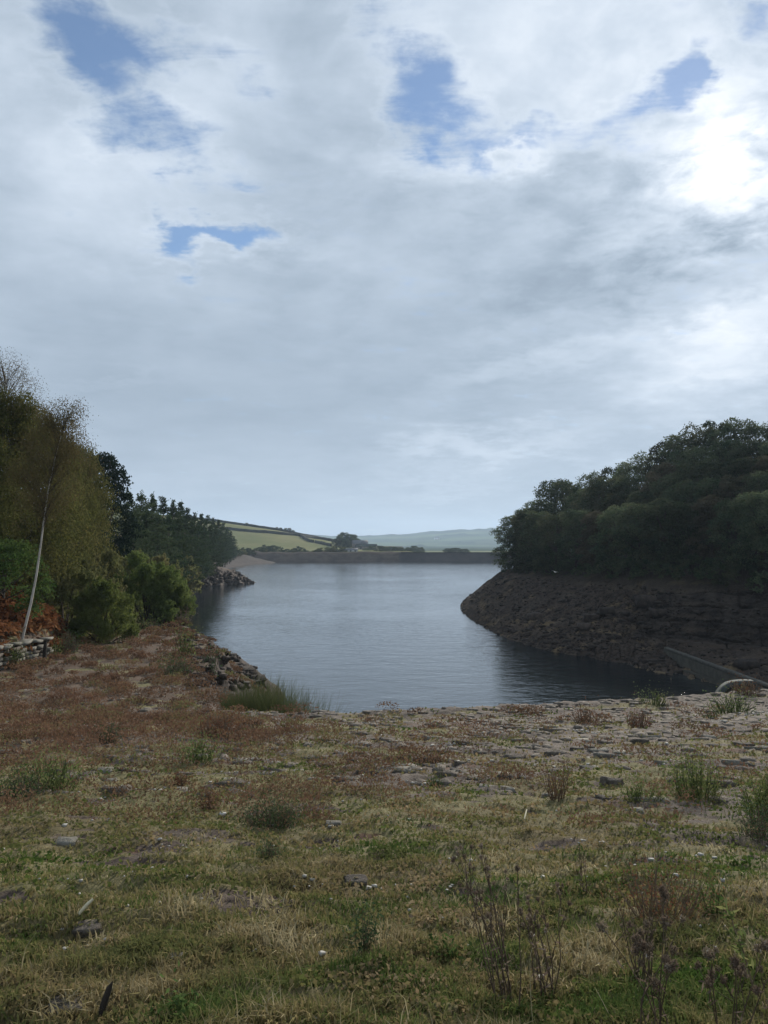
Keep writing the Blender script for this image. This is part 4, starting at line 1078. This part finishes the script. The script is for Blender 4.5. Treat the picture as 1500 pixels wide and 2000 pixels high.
rubble()
for i, (px, py, s, lab) in enumerate([(1153, 1210, .9, 'grey boulder on the ochre scree of the right bank'), (1186, 1197, .8, 'broad boulder just above the grey boulder on the scree'), (1045, 1207, .9, 'flat slab half buried in the dark scree'),
                                      (1140, 1226, .7, 'small grey boulder below the others on the scree'), (1262, 1178, 1.1, 'pale block perched at the left end of the cliff'), (1284, 1200, .9, 'square pale block at the foot of the cliff'), (1460, 1303, .9, 'flat rock lying behind the channel wall')]):
    p = hit(px, py)
    if p is None: continue
    g = Geo(); g.lump((0, 0, 0), (s, s * .8, s * .55), 60 + i, 9, 7, .22); tag(link('boulder', g.mesh('boulder', M_ROCK), None, (p.x, p.y, p.z + .15 * s)), lab, 'rock')


def outcrop():
    c = hit(470, 1292); t = thing('rock_outcrop', 'jagged black rock outcrop on the left bank above the water', 'rock', (c.x, c.y, c.z))
    r = np.random.default_rng(310)
    for k in range(20):
        f = k / 19; px = 428 + f * 72 + r.uniform(-8, 6); py = 1262 + f * 60 + r.uniform(-6, 12) ; p = hit(px, py)
        if p is None or (p - c).length > 22: continue
        s = r.uniform(.28, .6); g = Geo(); g.lump((0, 0, -.35 * s), (s * 1.25, s * r.uniform(.6, 1.0), s * r.uniform(.5, .85)), 320 + k, 9, 7, .42, rot=r.uniform(0, 6))
        link('boulder', g.mesh('boulder', M_ROCK_BLACK), t, (p.x - c.x, p.y - c.y, p.z - c.z + .15 * s))
    for k in range(8):
        px = r.uniform(350, 430); py = 1222 + (px - 350) * .55 + r.uniform(-6, 26); p = hit(px, py)
        if p is None or (p - c).length > 30: continue
        s = r.uniform(.15, .34); g = Geo(); g.lump((0, 0, -.12 * s), (s, s * .7, s * .35), 360 + k, 8, 6, .4, rot=r.uniform(0, 6))
        link('slab', g.mesh('slab', M_STONE if k % 3 == 0 else M_ROCK), t, (p.x - c.x, p.y - c.y, p.z - c.z + .05 * s))


outcrop()


# ------------------------------------------------------------------ retaining wall, bracken
def retaining_wall():
    t = thing('retaining_wall', 'low pale dry stone retaining wall below the brown bracken', 'wall', (WALL_X, 30, float(zat(-14.6, 30))))
    r = np.random.default_rng(400); ms = []
    for k in range(10):
        g = Geo(); g.lump((0, 0, 0), (.20, .27, .085), 410 + k, 9, 6, .12); ms.append(g.mesh('stone', M_STONE_PALE if k % 3 else M_STONE))
    z0 = t.location.z
    for c in range(5):
        y = 25.0 + r.uniform(0, .3)
        while y < 35.9 - .25 * c:
            L = r.uniform(.26, .8)
            if c >= 3 and r.uniform() < .16: y += L; continue
            gz = float(zat(WALL_X + .5, y))
            o = link('stone', ms[r.integers(10)], t, (r.uniform(-.09, .09) - .03 * c, y + L / 2 - 30, gz - z0 + .05 + c * .165 + r.uniform(-.015, .015)))
            o.scale = (1, L / .56, 1.05); o.rotation_euler = (0, r.uniform(-.08, .08), r.uniform(-.08, .08)); y += L + .02
    y = 25.0
    while y < 35.2:
        L = r.uniform(.5, 1.1)
        if r.uniform() < .35: y += L; continue
        gz = float(zat(WALL_X + .5, y))
        o = link('coping_stone', ms[(r.integers(3) * 3 + 1) % 10], t, (-.08, y + L / 2 - 30, gz - z0 + .86 + r.uniform(-.05, .04))); o.scale = (1.35, L / .56, .9); o.rotation_euler = (r.uniform(-.12, .12), r.uniform(-.15, .15), r.uniform(-.16, .16)); y += L + r.uniform(.02, .12)


retaining_wall()
g = Geo(); g.tube([(0, 0, -.2), (.02, 0, .45), (.05, .02, .86)], [.075, .085, .06], 7)
tag(link('post', g.mesh('post', M_WOOD), None, (WALL_X + .36, 34.0, float(zat(WALL_X + .36, 34.0)))), 'dark rotten wooden post leaning at the pale stone wall', 'post')
g = Geo(); r = np.random.default_rng(405)
for k in range(9):
    a = np.array([at_px(268 + 8 * k, 52 + .2 * k), 52 + .2 * k + r.uniform(-.2, .2), 0]); a[2] = zat(a[0], a[1]) + .12
    g.tube([a + (-.6, 0, 0), a, a + (.6, .1, .05 * r.normal())], [.10, .13, .08], 6)
tag(link('driftwood', g.mesh('driftwood', M_WOOD)), 'dark line of driftwood under the big overhanging willow', 'wood')


def bracken():
    r = np.random.default_rng(420); g = Geo(); n = 2600
    x = r.uniform(-27, -15.45, n); y = r.uniform(24, 44, n); k = (x < -15.4 - np.maximum(y - 36, 0) * .28); x, y = x[k], y[k]
    z = height(x, y); lumps = np.clip(fbm(x * .8, y * .8, 3, .5, 70) + .4, 0, 1)
    for a, b, c, l in zip(x, y, z, lumps):
        m = 16; th = r.uniform(0, 6.28, m); u = r.uniform(.1, 1, m); R = .55 * u
        p = np.stack([a + R * np.cos(th), b + R * np.sin(th), c + .12 + (.25 + .55 * l) * np.sin(np.pi * (.25 + .6 * u))], 1)
        ax = np.stack([np.cos(th), np.sin(th), .5 - 1.4 * u], 1)
        g.leaves(p, .34, .13, axis=ax * 1.6, tint=np.clip(r.uniform(.1, .9) + r.uniform(-.3, .3, m), 0, 1), rng=r)
    tag(link('bracken', g.mesh('bracken', M_BRACKEN)), kind='stuff')


bracken()


# ------------------------------------------------------------------ pitching stones
def pitching():
    r = np.random.default_rng(500); S_ = []
    for k in range(-8, 102):
        x = -26 + r.uniform(0, .5)
        while x < 17:
            L = r.uniform(.16, .44); xc = x + L / 2; x += L + .03
            y = k * .27 - .12 * xc + .15
            y = y - .25 * float(fbm(np.array([xc * .5]), np.array([y * .5]), 2, .5, 5)[0])
            if y < 3.4 or y > 27 or abs(xc) > .60 * y + 1.2: continue
            S_.append((xc, y, L))
    S_ = np.array(S_); st, he, tu, lo = masks(S_[:, 0], S_[:, 1]); sd, _, _ = edge_info(S_[:, 0], S_[:, 1])
    n = fbm(S_[:, 0] * .9, S_[:, 1] * .9, 2, .5, 71)
    keep = (sd > .15) & (r.uniform(0, 1, len(S_)) < np.clip(st * .75 - .20 + n * .7 - .6 * sstep(9, 6, S_[:, 1]), 0, .85)) & (r.uniform(0, 1, len(S_)) < 1 - .6 * he)
    keep |= (sd > .15) & (sd < .45) & (S_[:, 1] > 18) & (S_[:, 0] > -5)
    keep |= (sd > .15) & (S_[:, 1] > 7) & (r.uniform(0, 1, len(S_)) < .36 * sstep(7, 10, S_[:, 1]) * (1 - .5 * he) * (.5 + .9 * sstep(-.2, .3, n)))
    S_ = S_[keep]; z = height(S_[:, 0], S_[:, 1]); size = S_[:, 2] / np.hypot(S_[:, 0], S_[:, 1]) ** 1.5
    order = np.argsort(-size)
    ms = []
    for k in range(16):
        g = Geo(); g.lump((0, 0, 0), (.25, .125, .07), 510 + k, 9, 6, .24); ms.append(g.mesh('stone', M_STONE if k % 5 else M_STONE_PALE))
    rest = Geo()
    for n, i in enumerate(order):
        x, y, L = S_[i]; zz = z[i] + r.uniform(-.072, -.038)
        if n < 300:
            o = link('stone', ms[r.integers(16)], ground, (x, y, zz)); o.scale = (L / .5, r.uniform(.75, 1.05), r.uniform(.8, 1.3)); o.rotation_euler = (r.uniform(-.10, .10) - .12, r.uniform(-.08, .08), -.12 + r.uniform(-.12, .12))
        else: rest.lump((x, y, zz), (L / 2, .125, .07), 540 + i % 40, 8, 5, .24, rot=-.12 + r.uniform(-.12, .12))
    if rest.n: tag(link('stones', rest.mesh('stones', M_STONE), ground), kind='stuff')
    return len(S_)


print('pitching stones', pitching())


def flecks():
    g = Geo(); r = np.random.default_rng(560); used = []
    for k in range(900):
        rr = 1 / r.uniform(1 / 24, 1 / 3.0); a = r.uniform(-.62, .55); cx, cy = rr * math.sin(a), rr * math.cos(a)
        st, he, tu, lo = masks(np.array([cx]), np.array([cy]))
        if tu[0] > .25 and k % 16: continue
        if any((cx - u) ** 2 + (cy - v) ** 2 < (.05 * cy + .2) ** 2 for u, v in used): continue
        used.append((cx, cy))
        m = int(r.integers(2, 14) * (.5 + st[0]))
        for j in range(m):
            x, y = cx + r.normal() * .16, cy + r.normal() * .07; s = r.uniform(.0025, .0058) * (1 + rr / 8) * r.choice([1, 1, 1, 1, 1.9])
            g.lump((x, y, float(height(np.array([x]), np.array([y]))[0]) + .014 + s * .4), (s * 1.3, s, s * .6), k * 13 + j, 6, 4, .3, rot=r.uniform(0, 6))
    tag(link('pebbles', g.mesh('pebbles', M_WHITE)), kind='stuff')


flecks()

# ------------------------------------------------------------------ turf, heather
M_GRASS = leaf_mat('mixed autumn grass', [(0, (.050, .095, .022)), (.25, (.085, .125, .032)), (.45, (.150, .150, .055)), (.62, (.21, .175, .082)), (.82, (.27, .205, .115)), (1, (.42, .36, .23))], .35, .02, (.17, .135, .07))


def scatter(n, r0, r1, a0, a1, rng, mixlog=.5):
    u = rng.uniform(0, 1, n); lg = np.exp(math.log(r0) + u * math.log(r1 / r0)); iv = 1 / (1 / r1 + rng.uniform(0, 1, n) * (1 / r0 - 1 / r1))
    rr = np.where(rng.uniform(0, 1, n) < mixlog, lg, iv); a = rng.uniform(a0, a1, n)
    return rr * np.sin(a), rr * np.cos(a)


def grass():
    r = np.random.default_rng(600); g = Geo()
    x, y = scatter(330000, 1.5, 24, -.85, .85, r, .6)
    st, he, tu, lo = masks(x, y); sd, _, _ = edge_info(x, y)
    cl = fbm(x * 2.6, y * 2.6, 3, .6, 80)
    k = (sd > .1) & (r.uniform(0, 1, len(x)) < np.clip(tu * 1.05 + cl * 1.3 - .12, .05, 1) * (1 - .62 * sstep(4.5, 8, np.hypot(x, y)))); x, y = x[k], y[k]
    z = height(x, y); d = np.hypot(x, y); st, he, tu, lo = masks(x, y); cl = cl[k]
    t1 = fbm(x * .85, y * 1.3, 4, .6, 81); t2 = fbm(x * 2.2, y * 2.8, 2, .5, 82)
    tint = np.clip(.50 + 1.0 * t1 + .65 * t2 - .05 * sstep(6, 3, y) + r.normal(0, .17, len(x)), 0, 1)
    h = (.026 + .030 * np.clip(cl + .3, 0, 1)) * (1 + .02 * d) + lo * .036 * np.clip(.55 + t2 + .5 * t1, .15, 1.5)
    g.blades(np.stack([x, y, z - .005], 1), h, .0032 + .0011 * d, .75 + .35 * (1 - lo), tint, r)
    # long bents
    x, y = scatter(3000, 1.6, 7.5, -.8, .8, r, .4); k = r.uniform(0, 1, len(x)) < sstep(-.1, .4, fbm(x * .9, y * .9, 2, .5, 83)) ; x, y = x[k], y[k]
    g.blades(np.stack([x, y, height(x, y)], 1), .15, .0028, 1.1, np.clip(r.normal(.85, .1, len(x)), 0, 1), r)
    o = link('grass', g.mesh('grass', M_GRASS)); tag(o, kind='stuff')
    # moss and clover leaves between the blades
    g = Geo(); x, y = scatter(170000, 2.0, 23, -.80, .80, r, .6); st, he, tu, lo = masks(x, y); n1 = fbm(x * 1.5, y * 2.0, 3, .6, 84); sd, _, _ = edge_info(x, y)
    k = (sd > .1) & (r.uniform(0, 1, len(x)) < .42 + tu) & (n1 > -.12 + .3 * r.uniform(0, 1, len(x))) & (he < .6); x, y = x[k], y[k]; d = np.hypot(x, y)
    g.leaves(np.stack([x, y, height(x, y) + r.uniform(.004, .03, len(x))], 1), .012 + .0034 * d, .009 + .0024 * d, axis=(0, 0, .2), tint=np.clip(.45 + .8 * fbm(x * .8, y * .8, 2, .5, 85) + r.normal(0, .13, len(x)), 0, .9), rng=r)
    tag(link('ground_cover', g.mesh('ground_cover', M_GRASS)), kind='stuff')


grass()


def heather():
    r = np.random.default_rng(640); g = Geo()
    x, y = scatter(7000, 6, 62, -.60, .56, r, .75); st, he, tu, lo = masks(x, y); sd, _, q = hbase(x, y)[0:3] if False else (edge_info(x, y)[0], 0, 0)
    fx = np.interp(y, _FY, _FX)
    n1 = fbm(x * .9, y * 1.0, 2, .5, 86)
    k = (sd > np.where(y < 48, -4.2, -2.0)) & (x > fx + .3) & (r.uniform(0, 1, len(x)) < np.clip(np.maximum(he, sstep(40, 50, y)) * 1.0 + n1 * .8 - .04, 0, 1) + .7 * sstep(.16, .34, fbm(x * .7 + 9, y * 1.5, 3, .5, 87)) * sstep(6, 9, y)) & ((x < 1.5 - .0 * y) | (r.uniform(0, 1, len(x)) < .42))
    x, y = x[k], y[k]; z = height(x, y)
    for a, b, c in zip(x, y, z):
        d = math.hypot(a, b); R = r.uniform(.13, .36) * (1 + d / 55); m = int(40 + 40 * R / .3)
        th = r.uniform(0, 6.28, m); u = r.uniform(0, 1, m) ** .6
        p = np.stack([a + R * u * np.cos(th), b + R * u * np.sin(th), c + R * .62 * np.sqrt(1 - .85 * u * u) * r.uniform(.35, 1.05, m)], 1)
        ax = np.stack([np.cos(th) * u, np.sin(th) * u, np.full(m, .9)], 1)
        tb = r.uniform(.1, .75) if r.uniform() < .86 else r.uniform(.85, 1)
        g.leaves(p, .010 + .0030 * d, .005 + .0012 * d, axis=ax * 1.1, tint=np.clip(tb + r.normal(0, .13, m), 0, 1), rng=r)
    tag(link('heather', g.mesh('heather', M_HEATHER)), kind='stuff')


heather()


# ------------------------------------------------------------------ single plants on the near slope
def tuft_plant(name, label, px, py, height_px, width_px, mat, n=260, leaf=.02, stems=8, cat='plant', smat=None, upright=.6, dome=False, group=None):
    """stems fanning from one root, leafed all along; size given by how large it stands at its distance"""
    p = hit(px, py); d = math.hypot(p.x, p.y); H = height_px / F * d; R = width_px / F * d / 2
    r = np.random.default_rng(int(px * 7 + py)); t = thing(name, label, cat, (p.x, p.y, p.z - .01), group=group)
    s = Geo(); g = Geo(); per = max(4, n // stems)
    for k in range(stems):
        a = r.uniform(0, 6.28); f = r.uniform(0, 1) ** .6
        tip = np.array([R * f * math.cos(a), R * f * math.sin(a), H * (math.sqrt(max(0, 1 - .75 * f * f)) if dome else r.uniform(.55, 1.0)) * (1 - .15 * f)])
        mid = tip * np.array([.45, .45, .55]) + r.normal(size=3) * .03 * H
        w = max(.0025, .0009 * d)
        k0 = .62 if dome else .38; root = np.array([tip[0] * k0, tip[1] * k0, -.02]); mid = (root + tip) * .5 + r.normal(size=3) * np.array([.10 * R, .10 * R, .04 * H])
        s.tube([root, mid, tip], [w * .6, w * .5, w * .25], 4)
        u = r.uniform(.12, 1.02, per); q = np.where((u < .5)[:, None], root + (mid - root) * (u / .5)[:, None], mid + (tip - mid) * ((u - .5) / .5)[:, None])
        q = q + r.normal(size=(per, 3)) * (leaf * .8 + .15 * R) * (.5 + u[:, None])
        g.leaves(q, leaf * .85, leaf * .42, axis=np.array([0, 0, upright * .35]) + tip / (np.linalg.norm(tip) + .01) * .25, tint=np.clip(r.uniform(.2, .75) + r.normal(0, .18, per), 0, 1), rng=r)
    link('stems', s.mesh('stems', smat or M_STEM, True), t); link('leaves', g.mesh('leaves', mat), t)
    return t


TP = [('shrub', 'dense dark green shrub alone on the middle of the slope', 527, 1616, 46, 118, M_SHRUB, 2600, .026, 110, True),
      ('shrub', 'small dark shrub just below the dense dark one', 525, 1674, 32, 46, M_SHRUB, 500, .02, 30, True),
      ('weed', 'low green plant in the grass left of centre near the bank weeds', 848, 1537, 22, 40, M_GREEN, 300, .022, 18, True),
      ('weed', 'thin dark weed stalk rising above the small green plant', 862, 1520, 40, 24, M_STEM_DARK if False else M_SHRUB, 40, .02, 3, False),
      ('weed', 'tall bushy green weed on the right of the slope', 1362, 1562, 80, 104, M_WEED, 2600, .030, 46, True),
      ('weed', 'pale green low weed left of the tall bushy one', 1255, 1566, 34, 78, M_WEED, 1200, .028, 30, True),
      ('weed', 'green weed cut by the right edge of the view', 1500, 1604, 84, 96, M_WEED, 2200, .032, 36, True),
      ('weed', 'dark green tangle at the right edge below the weed', 1490, 1640, 60, 90, M_SHRUB, 800, .026, 40, True),
      ('dock_plant', 'rust brown dock with upright stalks right of centre', 1090, 1562, 76, 66, M_RUST, 620, .020, 24, False),
      ('dock_plant', 'rust brown patch of dock close to the far edge', 1148, 1412, 28, 76, M_RUST, 700, .045, 40, True),
      ('dock_plant', 'brown tuft right of the rust patch near the edge', 1248, 1420, 32, 60, M_RUST, 600, .045, 34, True),
      ('weed', 'green tuft at the far edge toward the wing wall', 1278, 1376, 26, 56, M_WEED, 420, .06, 26, True),
      ('weed', 'wide green tuft near the right end of the edge', 1428, 1392, 34, 84, M_WEED, 800, .06, 42, True),
      ('weed', 'small green tuft below the wide one near the edge', 1392, 1404, 16, 40, M_WEED, 200, .05, 16, True),
      ('weed', 'tall pale weeds standing on the edge before the dark reflection', 1128, 1366, 44, 92, M_WEED, 520, .06, 34, False),
      ('weed', 'thin grey weed stalks on the edge right of the pale weeds', 1185, 1364, 34, 30, M_SEED, 60, .05, 7, False),
      ('weed', 'pair of thin stalks on the edge before the black water', 1312, 1354, 30, 14, M_SEED, 26, .05, 4, False),
      ('bush', 'low yellowing bush at the left of the slope', 96, 1546, 62, 120, M_WEED, 1500, .034, 60, True),
      ('bush', 'dark green mound left of the yellowing bush', 40, 1556, 40, 100, M_SHRUB, 1200, .03, 60, True),
      ('heather_plant', 'reddish heather mound below the reeds', 430, 1440, 48, 100, M_RUST, 1300, .045, 60, True),
      ('bush', 'green and brown bush above the grass left of centre', 385, 1492, 44, 96, M_WEED, 1100, .04, 46, True),
      ('dock_plant', 'small rust tuft left of the dense dark shrub', 405, 1582, 48, 46, M_RUST, 420, .024, 24, False),
      ('dock_plant', 'short brown tuft with feathery tops in the mid grass', 355, 1536, 36, 44, M_RUST, 380, .03, 22, False),
      ('shrub', 'dark heather clump beside the exposed stone courses', 215, 1450, 34, 50, M_SHRUB, 700, .04, 40, True),
      ('shrub', 'dark green shrub in the heather near the bank', 345, 1318, 34, 62, M_SHRUB, 700, .10, 40, True),
      ('sapling', 'slim dark sapling on the brow of the left bank', 412, 1324, 62, 40, M_SHRUB, 260, .12, 12, False),
      ('sapling', 'young green sapling near the willow on the bank', 362, 1282, 64, 52, M_WEED, 300, .14, 14, False),
      ('weed', 'thin twiggy shrub on the lip beside the water', 356, 1222, 42, 44, M_SEED, 120, .12, 12, False),
      ('weed', 'grey green grass clump before the green bush', 255, 1232, 26, 120, M_WEED, 700, .14, 60, True),
      ('weed', 'pale nettles at the left end of the stone wall', 18, 1304, 44, 56, M_WEED, 700, .09, 40, False),
      ('weed', 'trailing grass hanging over the right end of the wall', 112, 1284, 34, 22, M_WEED, 200, .09, 16, False),
      ('shrub', 'small grey shrub between the wall and the green bush', 132, 1276, 42, 42, M_SHRUB, 500, .10, 40, True),
      ('bush', 'rusty plant beyond the right end of the edge', 1458, 1356, 24, 70, M_RUST, 500, .06, 40, True),
      ('weed', 'leafy dark weed clump standing in the near grass', 712, 1858, 92, 50, M_SHRUB, 420, .020, 14, False),
      ('weed', 'bright leafy weed right of the dark clump', 875, 1870, 40, 60, M_GREEN, 160, .030, 12, False),
      ('weed', 'small bright green plant at the bottom of the grass', 348, 1992, 50, 46, M_GREEN, 150, .030, 10, True),
      ('dock_plant', 'wide brown seeding dock clump at the right of the grass', 1290, 1800, 120, 200, M_RUST, 1500, .016, 60, False),
      ('weed', 'dark leafy stem behind the leaning weed', 1395, 1790, 70, 50, M_GREEN, 160, .028, 8, False)]
for (nm, lab, px, py, hp, wp, mt, n, lf, ns, dm) in TP:
    tuft_plant(nm, lab, px, py, hp, wp, mt, n, lf, ns, {'dock_plant': 'dock', 'heather_plant': 'heather'}.get(nm, nm), dome=dm, smat=M_STEM_G if mt in (M_WEED, M_GREEN) else M_STEM)

# reeds on the bank below the edge
r = np.random.default_rng(700)
for i, (px, py, h, w, lab) in enumerate([(470, 1386, 46, 66, 'dark reed clump at the left of the reed bed'), (515, 1384, 66, 66, 'tall reed clump in the middle of the reed bed'), (552, 1386, 50, 60, 'pale reed clump right of the tall one'), (592, 1392, 34, 70, 'low reed clump at the right end of the reed bed')]):
    d = 26.5 - i * .5; p = Vector((at_px(px, d), d, 0)); p.z = zat(p.x, p.y); t = thing('reed_clump', lab, 'reeds', p, group='reed bed below the edge')
    top = z_px(py - h, d) - p.z; g = Geo(); s = Geo(); m = 1700; a = r.uniform(0, 6.28, m); R = w / F * d / 2 * 1.45 * np.sqrt(r.uniform(0, 1, m)); g.blades(np.stack([R * np.cos(a), R * np.sin(a) * 1.5, 0 * a - .3], 1), max(.6, top * .98), .017, .30, np.clip(r.normal(.38, .22, m), 0, 1), r)
    for k in range(9):
        q = r.normal(size=2) * w / F * d * .22; hh = max(.6, top * r.uniform(.8, 1.1)); s.tube([(q[0], q[1], -.3), (q[0], q[1], hh * .6), (q[0] + .05 * r.normal(), q[1], hh)], [.010, .008, .004], 4)
    link('leaves', g.mesh('leaves', M_REED), t); link('stems', s.mesh('stems', M_STEM_G, True), t)


def branching(name, label, cat, px, py, hpx, wpx, nstem, heads, head_r, leaf_n, seed, hm=M_SEED, sm=M_STALK, lean=0.0):
    """dead knapweed or thistle: forking stems that end in rough round heads"""
    p = hit(px, py); d = (p - Vector((0, 0, EYE))).length; H = hpx / F * d; R = wpx / F * d / 2
    r = np.random.default_rng(seed); t = thing(name, label, cat, (p.x, p.y, p.z - .01)); s = Geo(); h = Geo(); lv = Geo()
    tips = []
    for k in range(nstem):
        a = r.uniform(0, 6.28); f = math.sqrt(r.uniform(.02, 1)); root = np.array([.18 * R * r.normal(), .18 * R * r.normal(), -.02])
        tip = np.array([R * f * math.cos(a) * 1.15 + lean * H, R * .6 * f * math.sin(a), H * r.uniform(.62, 1.0)])
        m1 = root + (tip - root) * np.array([.30, .30, .38]) + r.normal(size=3) * .012; m2 = root + (tip - root) * np.array([.62, .62, .72])
        s.tube([root, m1, m2, tip], [.0029, .0023, .0016, .0010], 5); tips.append(tip)
        for j in range(r.integers(1, heads + 1)):
            b0 = m1 + (tip - m1) * r.uniform(.25, .8); e = b0 + np.array([r.normal() * .16 * R, r.normal() * .14 * R, H * r.uniform(.08, .24)])
            s.tube([b0, (b0 + e) / 2 + np.array([0, 0, -.004]), e], [.0015, .0012, .0009], 4); tips.append(e)
        if leaf_n:
            u = r.uniform(.05, .8, leaf_n); lv.leaves(root + (tip - root) * u[:, None] + r.normal(size=(leaf_n, 3)) * .012, .035, .007, axis=(0, 0, .1), tint=np.clip(r.normal(.4, .2, leaf_n), 0, .8), rng=r)
    link('stems', s.mesh('stems', sm, True), t)
    if leaf_n: link('withered_leaves', lv.mesh('withered_leaves', hm), t)
    for k, q in enumerate(tips):
        if head_r <= 0: break
        hg = Geo(); n = 70; v = r.normal(size=(n, 3)); v /= np.linalg.norm(v, axis=1, keepdims=True); rr = head_r * r.uniform(.7, 1.3)
        hg.leaves(v * rr * r.uniform(.35, 1, (n, 1)) * np.array([1, 1, 1.15]), rr * 1.0, rr * .30, axis=v * 1.2 + np.array([0, 0, .5]), tint=np.clip(r.uniform(.1, .75) + r.normal(0, .18, n), 0, 1), rng=r)
        link('seed_head', hg.mesh('seed_head', hm), t, tuple(q))
    return t


branching('knapweed', 'large dead knapweed clump with many forked dark stems', 'dead plant', 985, 1962, 262, 175, 12, 3, .0085, 7, 720)
branching('knapweed', 'thinner dead knapweed right of the large clump', 'dead plant', 1065, 1955, 180, 120, 9, 3, .0080, 5, 721)
branching('knapweed', 'bare twiggy dead stems between the knapweed and the thistle', 'dead plant', 1258, 1912, 150, 90, 9, 2, .004, 3, 722)
branching('thistle', 'seeding thistle with fluffy grey heads cut by the bottom edge', 'thistle', 1290, 2040, 215, 190, 8, 3, .0145, 4, 723)
branching('thistle', 'seeding thistle head group at the bottom right corner', 'thistle', 1425, 2070, 195, 150, 6, 3, .0145, 4, 724)
branching('weed', 'single dead stalk with a forked top in mid grass', 'weed', 1141, 1748, 100, 18, 3, 1, .003, 10, 725)


def stalk(label, pts, rad, mat, leafy=0, lm=M_WEED, seed=1):
    p0 = hit(*pts[0]); d = (p0 - Vector((0, 0, EYE))).length; base = np.array(p0); P = [np.array([at_px(px, p0.y) - p0.x, .02 * k, z_px(py, p0.y) - p0.z]) for k, (px, py) in enumerate(pts)]
    t = thing('weed', label, 'weed', tuple(base)); P[0][2] = -.02; g = Geo(); P = resample(P, 14); g.tube(P, np.linspace(rad, rad * .4, 14), 5); link('stem', g.mesh('stem', mat, True), t)
    if leafy:
        r = np.random.default_rng(seed); u = r.integers(5, 14, leafy); lg = Geo(); lg.leaves(P[u] + r.normal(size=(leafy, 3)) * .014, .042, .014, axis=(0, 0, .4), rng=r); link('leaves', lg.mesh('leaves', lm), t)


stalk('dark leaning weed stem with leaves at the right of the grass', [(1467, 1958), (1456, 1900), (1446, 1850), (1436, 1820), (1428, 1775)], .0042, M_STEM, 46, M_WEED, 5)
stalk('pale bent grass stalk crossing the bottom beside the knapweed', [(1035, 2010), (1032, 1930), (1033, 1870), (1040, 1850)], .0018, M_STRAW)
stalk('slanting pale straw right of the knapweed', [(1196, 2005), (1172, 1945), (1158, 1920)], .0016, M_STRAW)
stalk('long pale straw in front of the brown dock', [(1240, 1925), (1228, 1880), (1222, 1840)], .0016, M_STRAW)


def stick(name, label, a, b, rad, mat, lift=.02, cat='stick'):
    p, q = hit(*a), hit(*b); g = Geo(); A, B = np.array(p), np.array(q); A[2] += lift; B[2] += lift * 1.6; m = (A + B) / 2 + np.array([.004, .01, .008])
    g.tube(np.array([A, m, B]) - A, [rad, rad * 1.15, rad * .85], 7); tag(link(name, g.mesh(name, mat, True), None, tuple(A)), label, cat)


stick('stick', 'bleached straight stick lying in the grass at lower left', (153, 1802), (181, 1782), .008, M_STICK, .04)
stick('stick', 'short pale twig standing in the grass right of centre', (1024, 1612), (1029, 1600), .006, M_STICK, .05)
stick('branch', 'dark dead branch end poking over the edge by the water', (602, 1384), (628, 1392), .03, M_WOOD, .2, 'branch')
p = hit(190, 2000); g = Geo(); g.tube([(0, 0, -.02), (.012, .02, .05), (.028, .03, .10), (.04, .03, .125)], [.006, .013, .011, .002], 6)
tag(link('stick', g.mesh('stick', M_WOOD, True), None, tuple(p)), 'dark burnt looking stub standing upright at lower left', 'stick')
for i, (px, py, w, mt, lab) in enumerate([(435, 1592, 12, M_WHITE, 'white stone left of the dense dark shrub'), (125, 1613, 10, M_WHITE, 'small white stone on bare earth at the left'), (617, 1990, 9, M_WHITE, 'white pebble at the bottom edge of the grass'), (122, 1815, 6, M_WHITE, 'tiny white stone below the bleached stick'),
                                          (345, 1874, 26, M_STONE_PALE, 'mossy pale stone sunk in the grass at lower left'), (693, 1724, 42, M_STONE, 'flat dark slab showing through the grass at centre'), (172, 1818, 48, M_STONE, 'dark sunk slab below the bleached stick'), (1238, 1588, 34, M_STONE_PALE, 'pale lichened slab on the right of the slope'),
                                          (650, 1612, 30, M_STONE_PALE, 'white flecked slab right of the dense shrub'), (130, 1648, 40, M_STONE_PALE, 'lichened slab in the grass at the left'), (130, 1972, 60, M_STONE, 'bare earthy slab at the bottom left'), (1340, 1722, 9, M_WHITE, 'white pebble right of the brown dock')]):
    p = hit(px, py); s = w / F * p.y / 2 * 1.15; g = Geo(); g.lump((0, 0, 0), (s, s * .75, s * .42), 800 + i, 9, 6, .22)
    tag(link('stone', g.mesh('stone', mt), None, (p.x, p.y, p.z + (.02 if s > .05 else .25) * s)), lab, 'stone')


def gull():
    d = 78.0; t = thing('gull', 'small white gull flying before the dark wood', 'bird', (at_px(1083, d), d, z_px(1117, d)), (.25, .35, .9))
    g = Geo(); g.tube([(-.26, 0, 0), (-.12, 0, .0), (0, 0, .01), (.12, 0, .02), (.2, 0, .03)], [.01, .05, .065, .045, .012], 8); g.lump((.19, 0, .035), (.045, .035, .035), 3, 8, 6, .03)
    link('body', g.mesh('body', M_GULL, True), t)
    for s in (-1, 1):
        w = Geo(); P = [(.06, 0, .03), (.10, .22 * s, .10), (.02, .50 * s, .05), (-.06, .20 * s, .08), (-.08, 0, .03)]
        top = np.array(P); bot = top - np.array([0, 0, .012]); w.add(np.concatenate([top, bot]), [(0, 1, 3, 4), (5, 6, 8, 9)]); w.add(np.concatenate([top, bot]), [(1, 2, 3), (6, 7, 8)])
        link('wing', w.mesh('wing', M_GULLG), t)
    k = Geo(); k.tube([(.23, 0, .03), (.27, 0, .02)], [.010, .002], 5); link('beak', k.mesh('beak', M_STRAW), t)


gull()

S.cycles.use_denoising = True
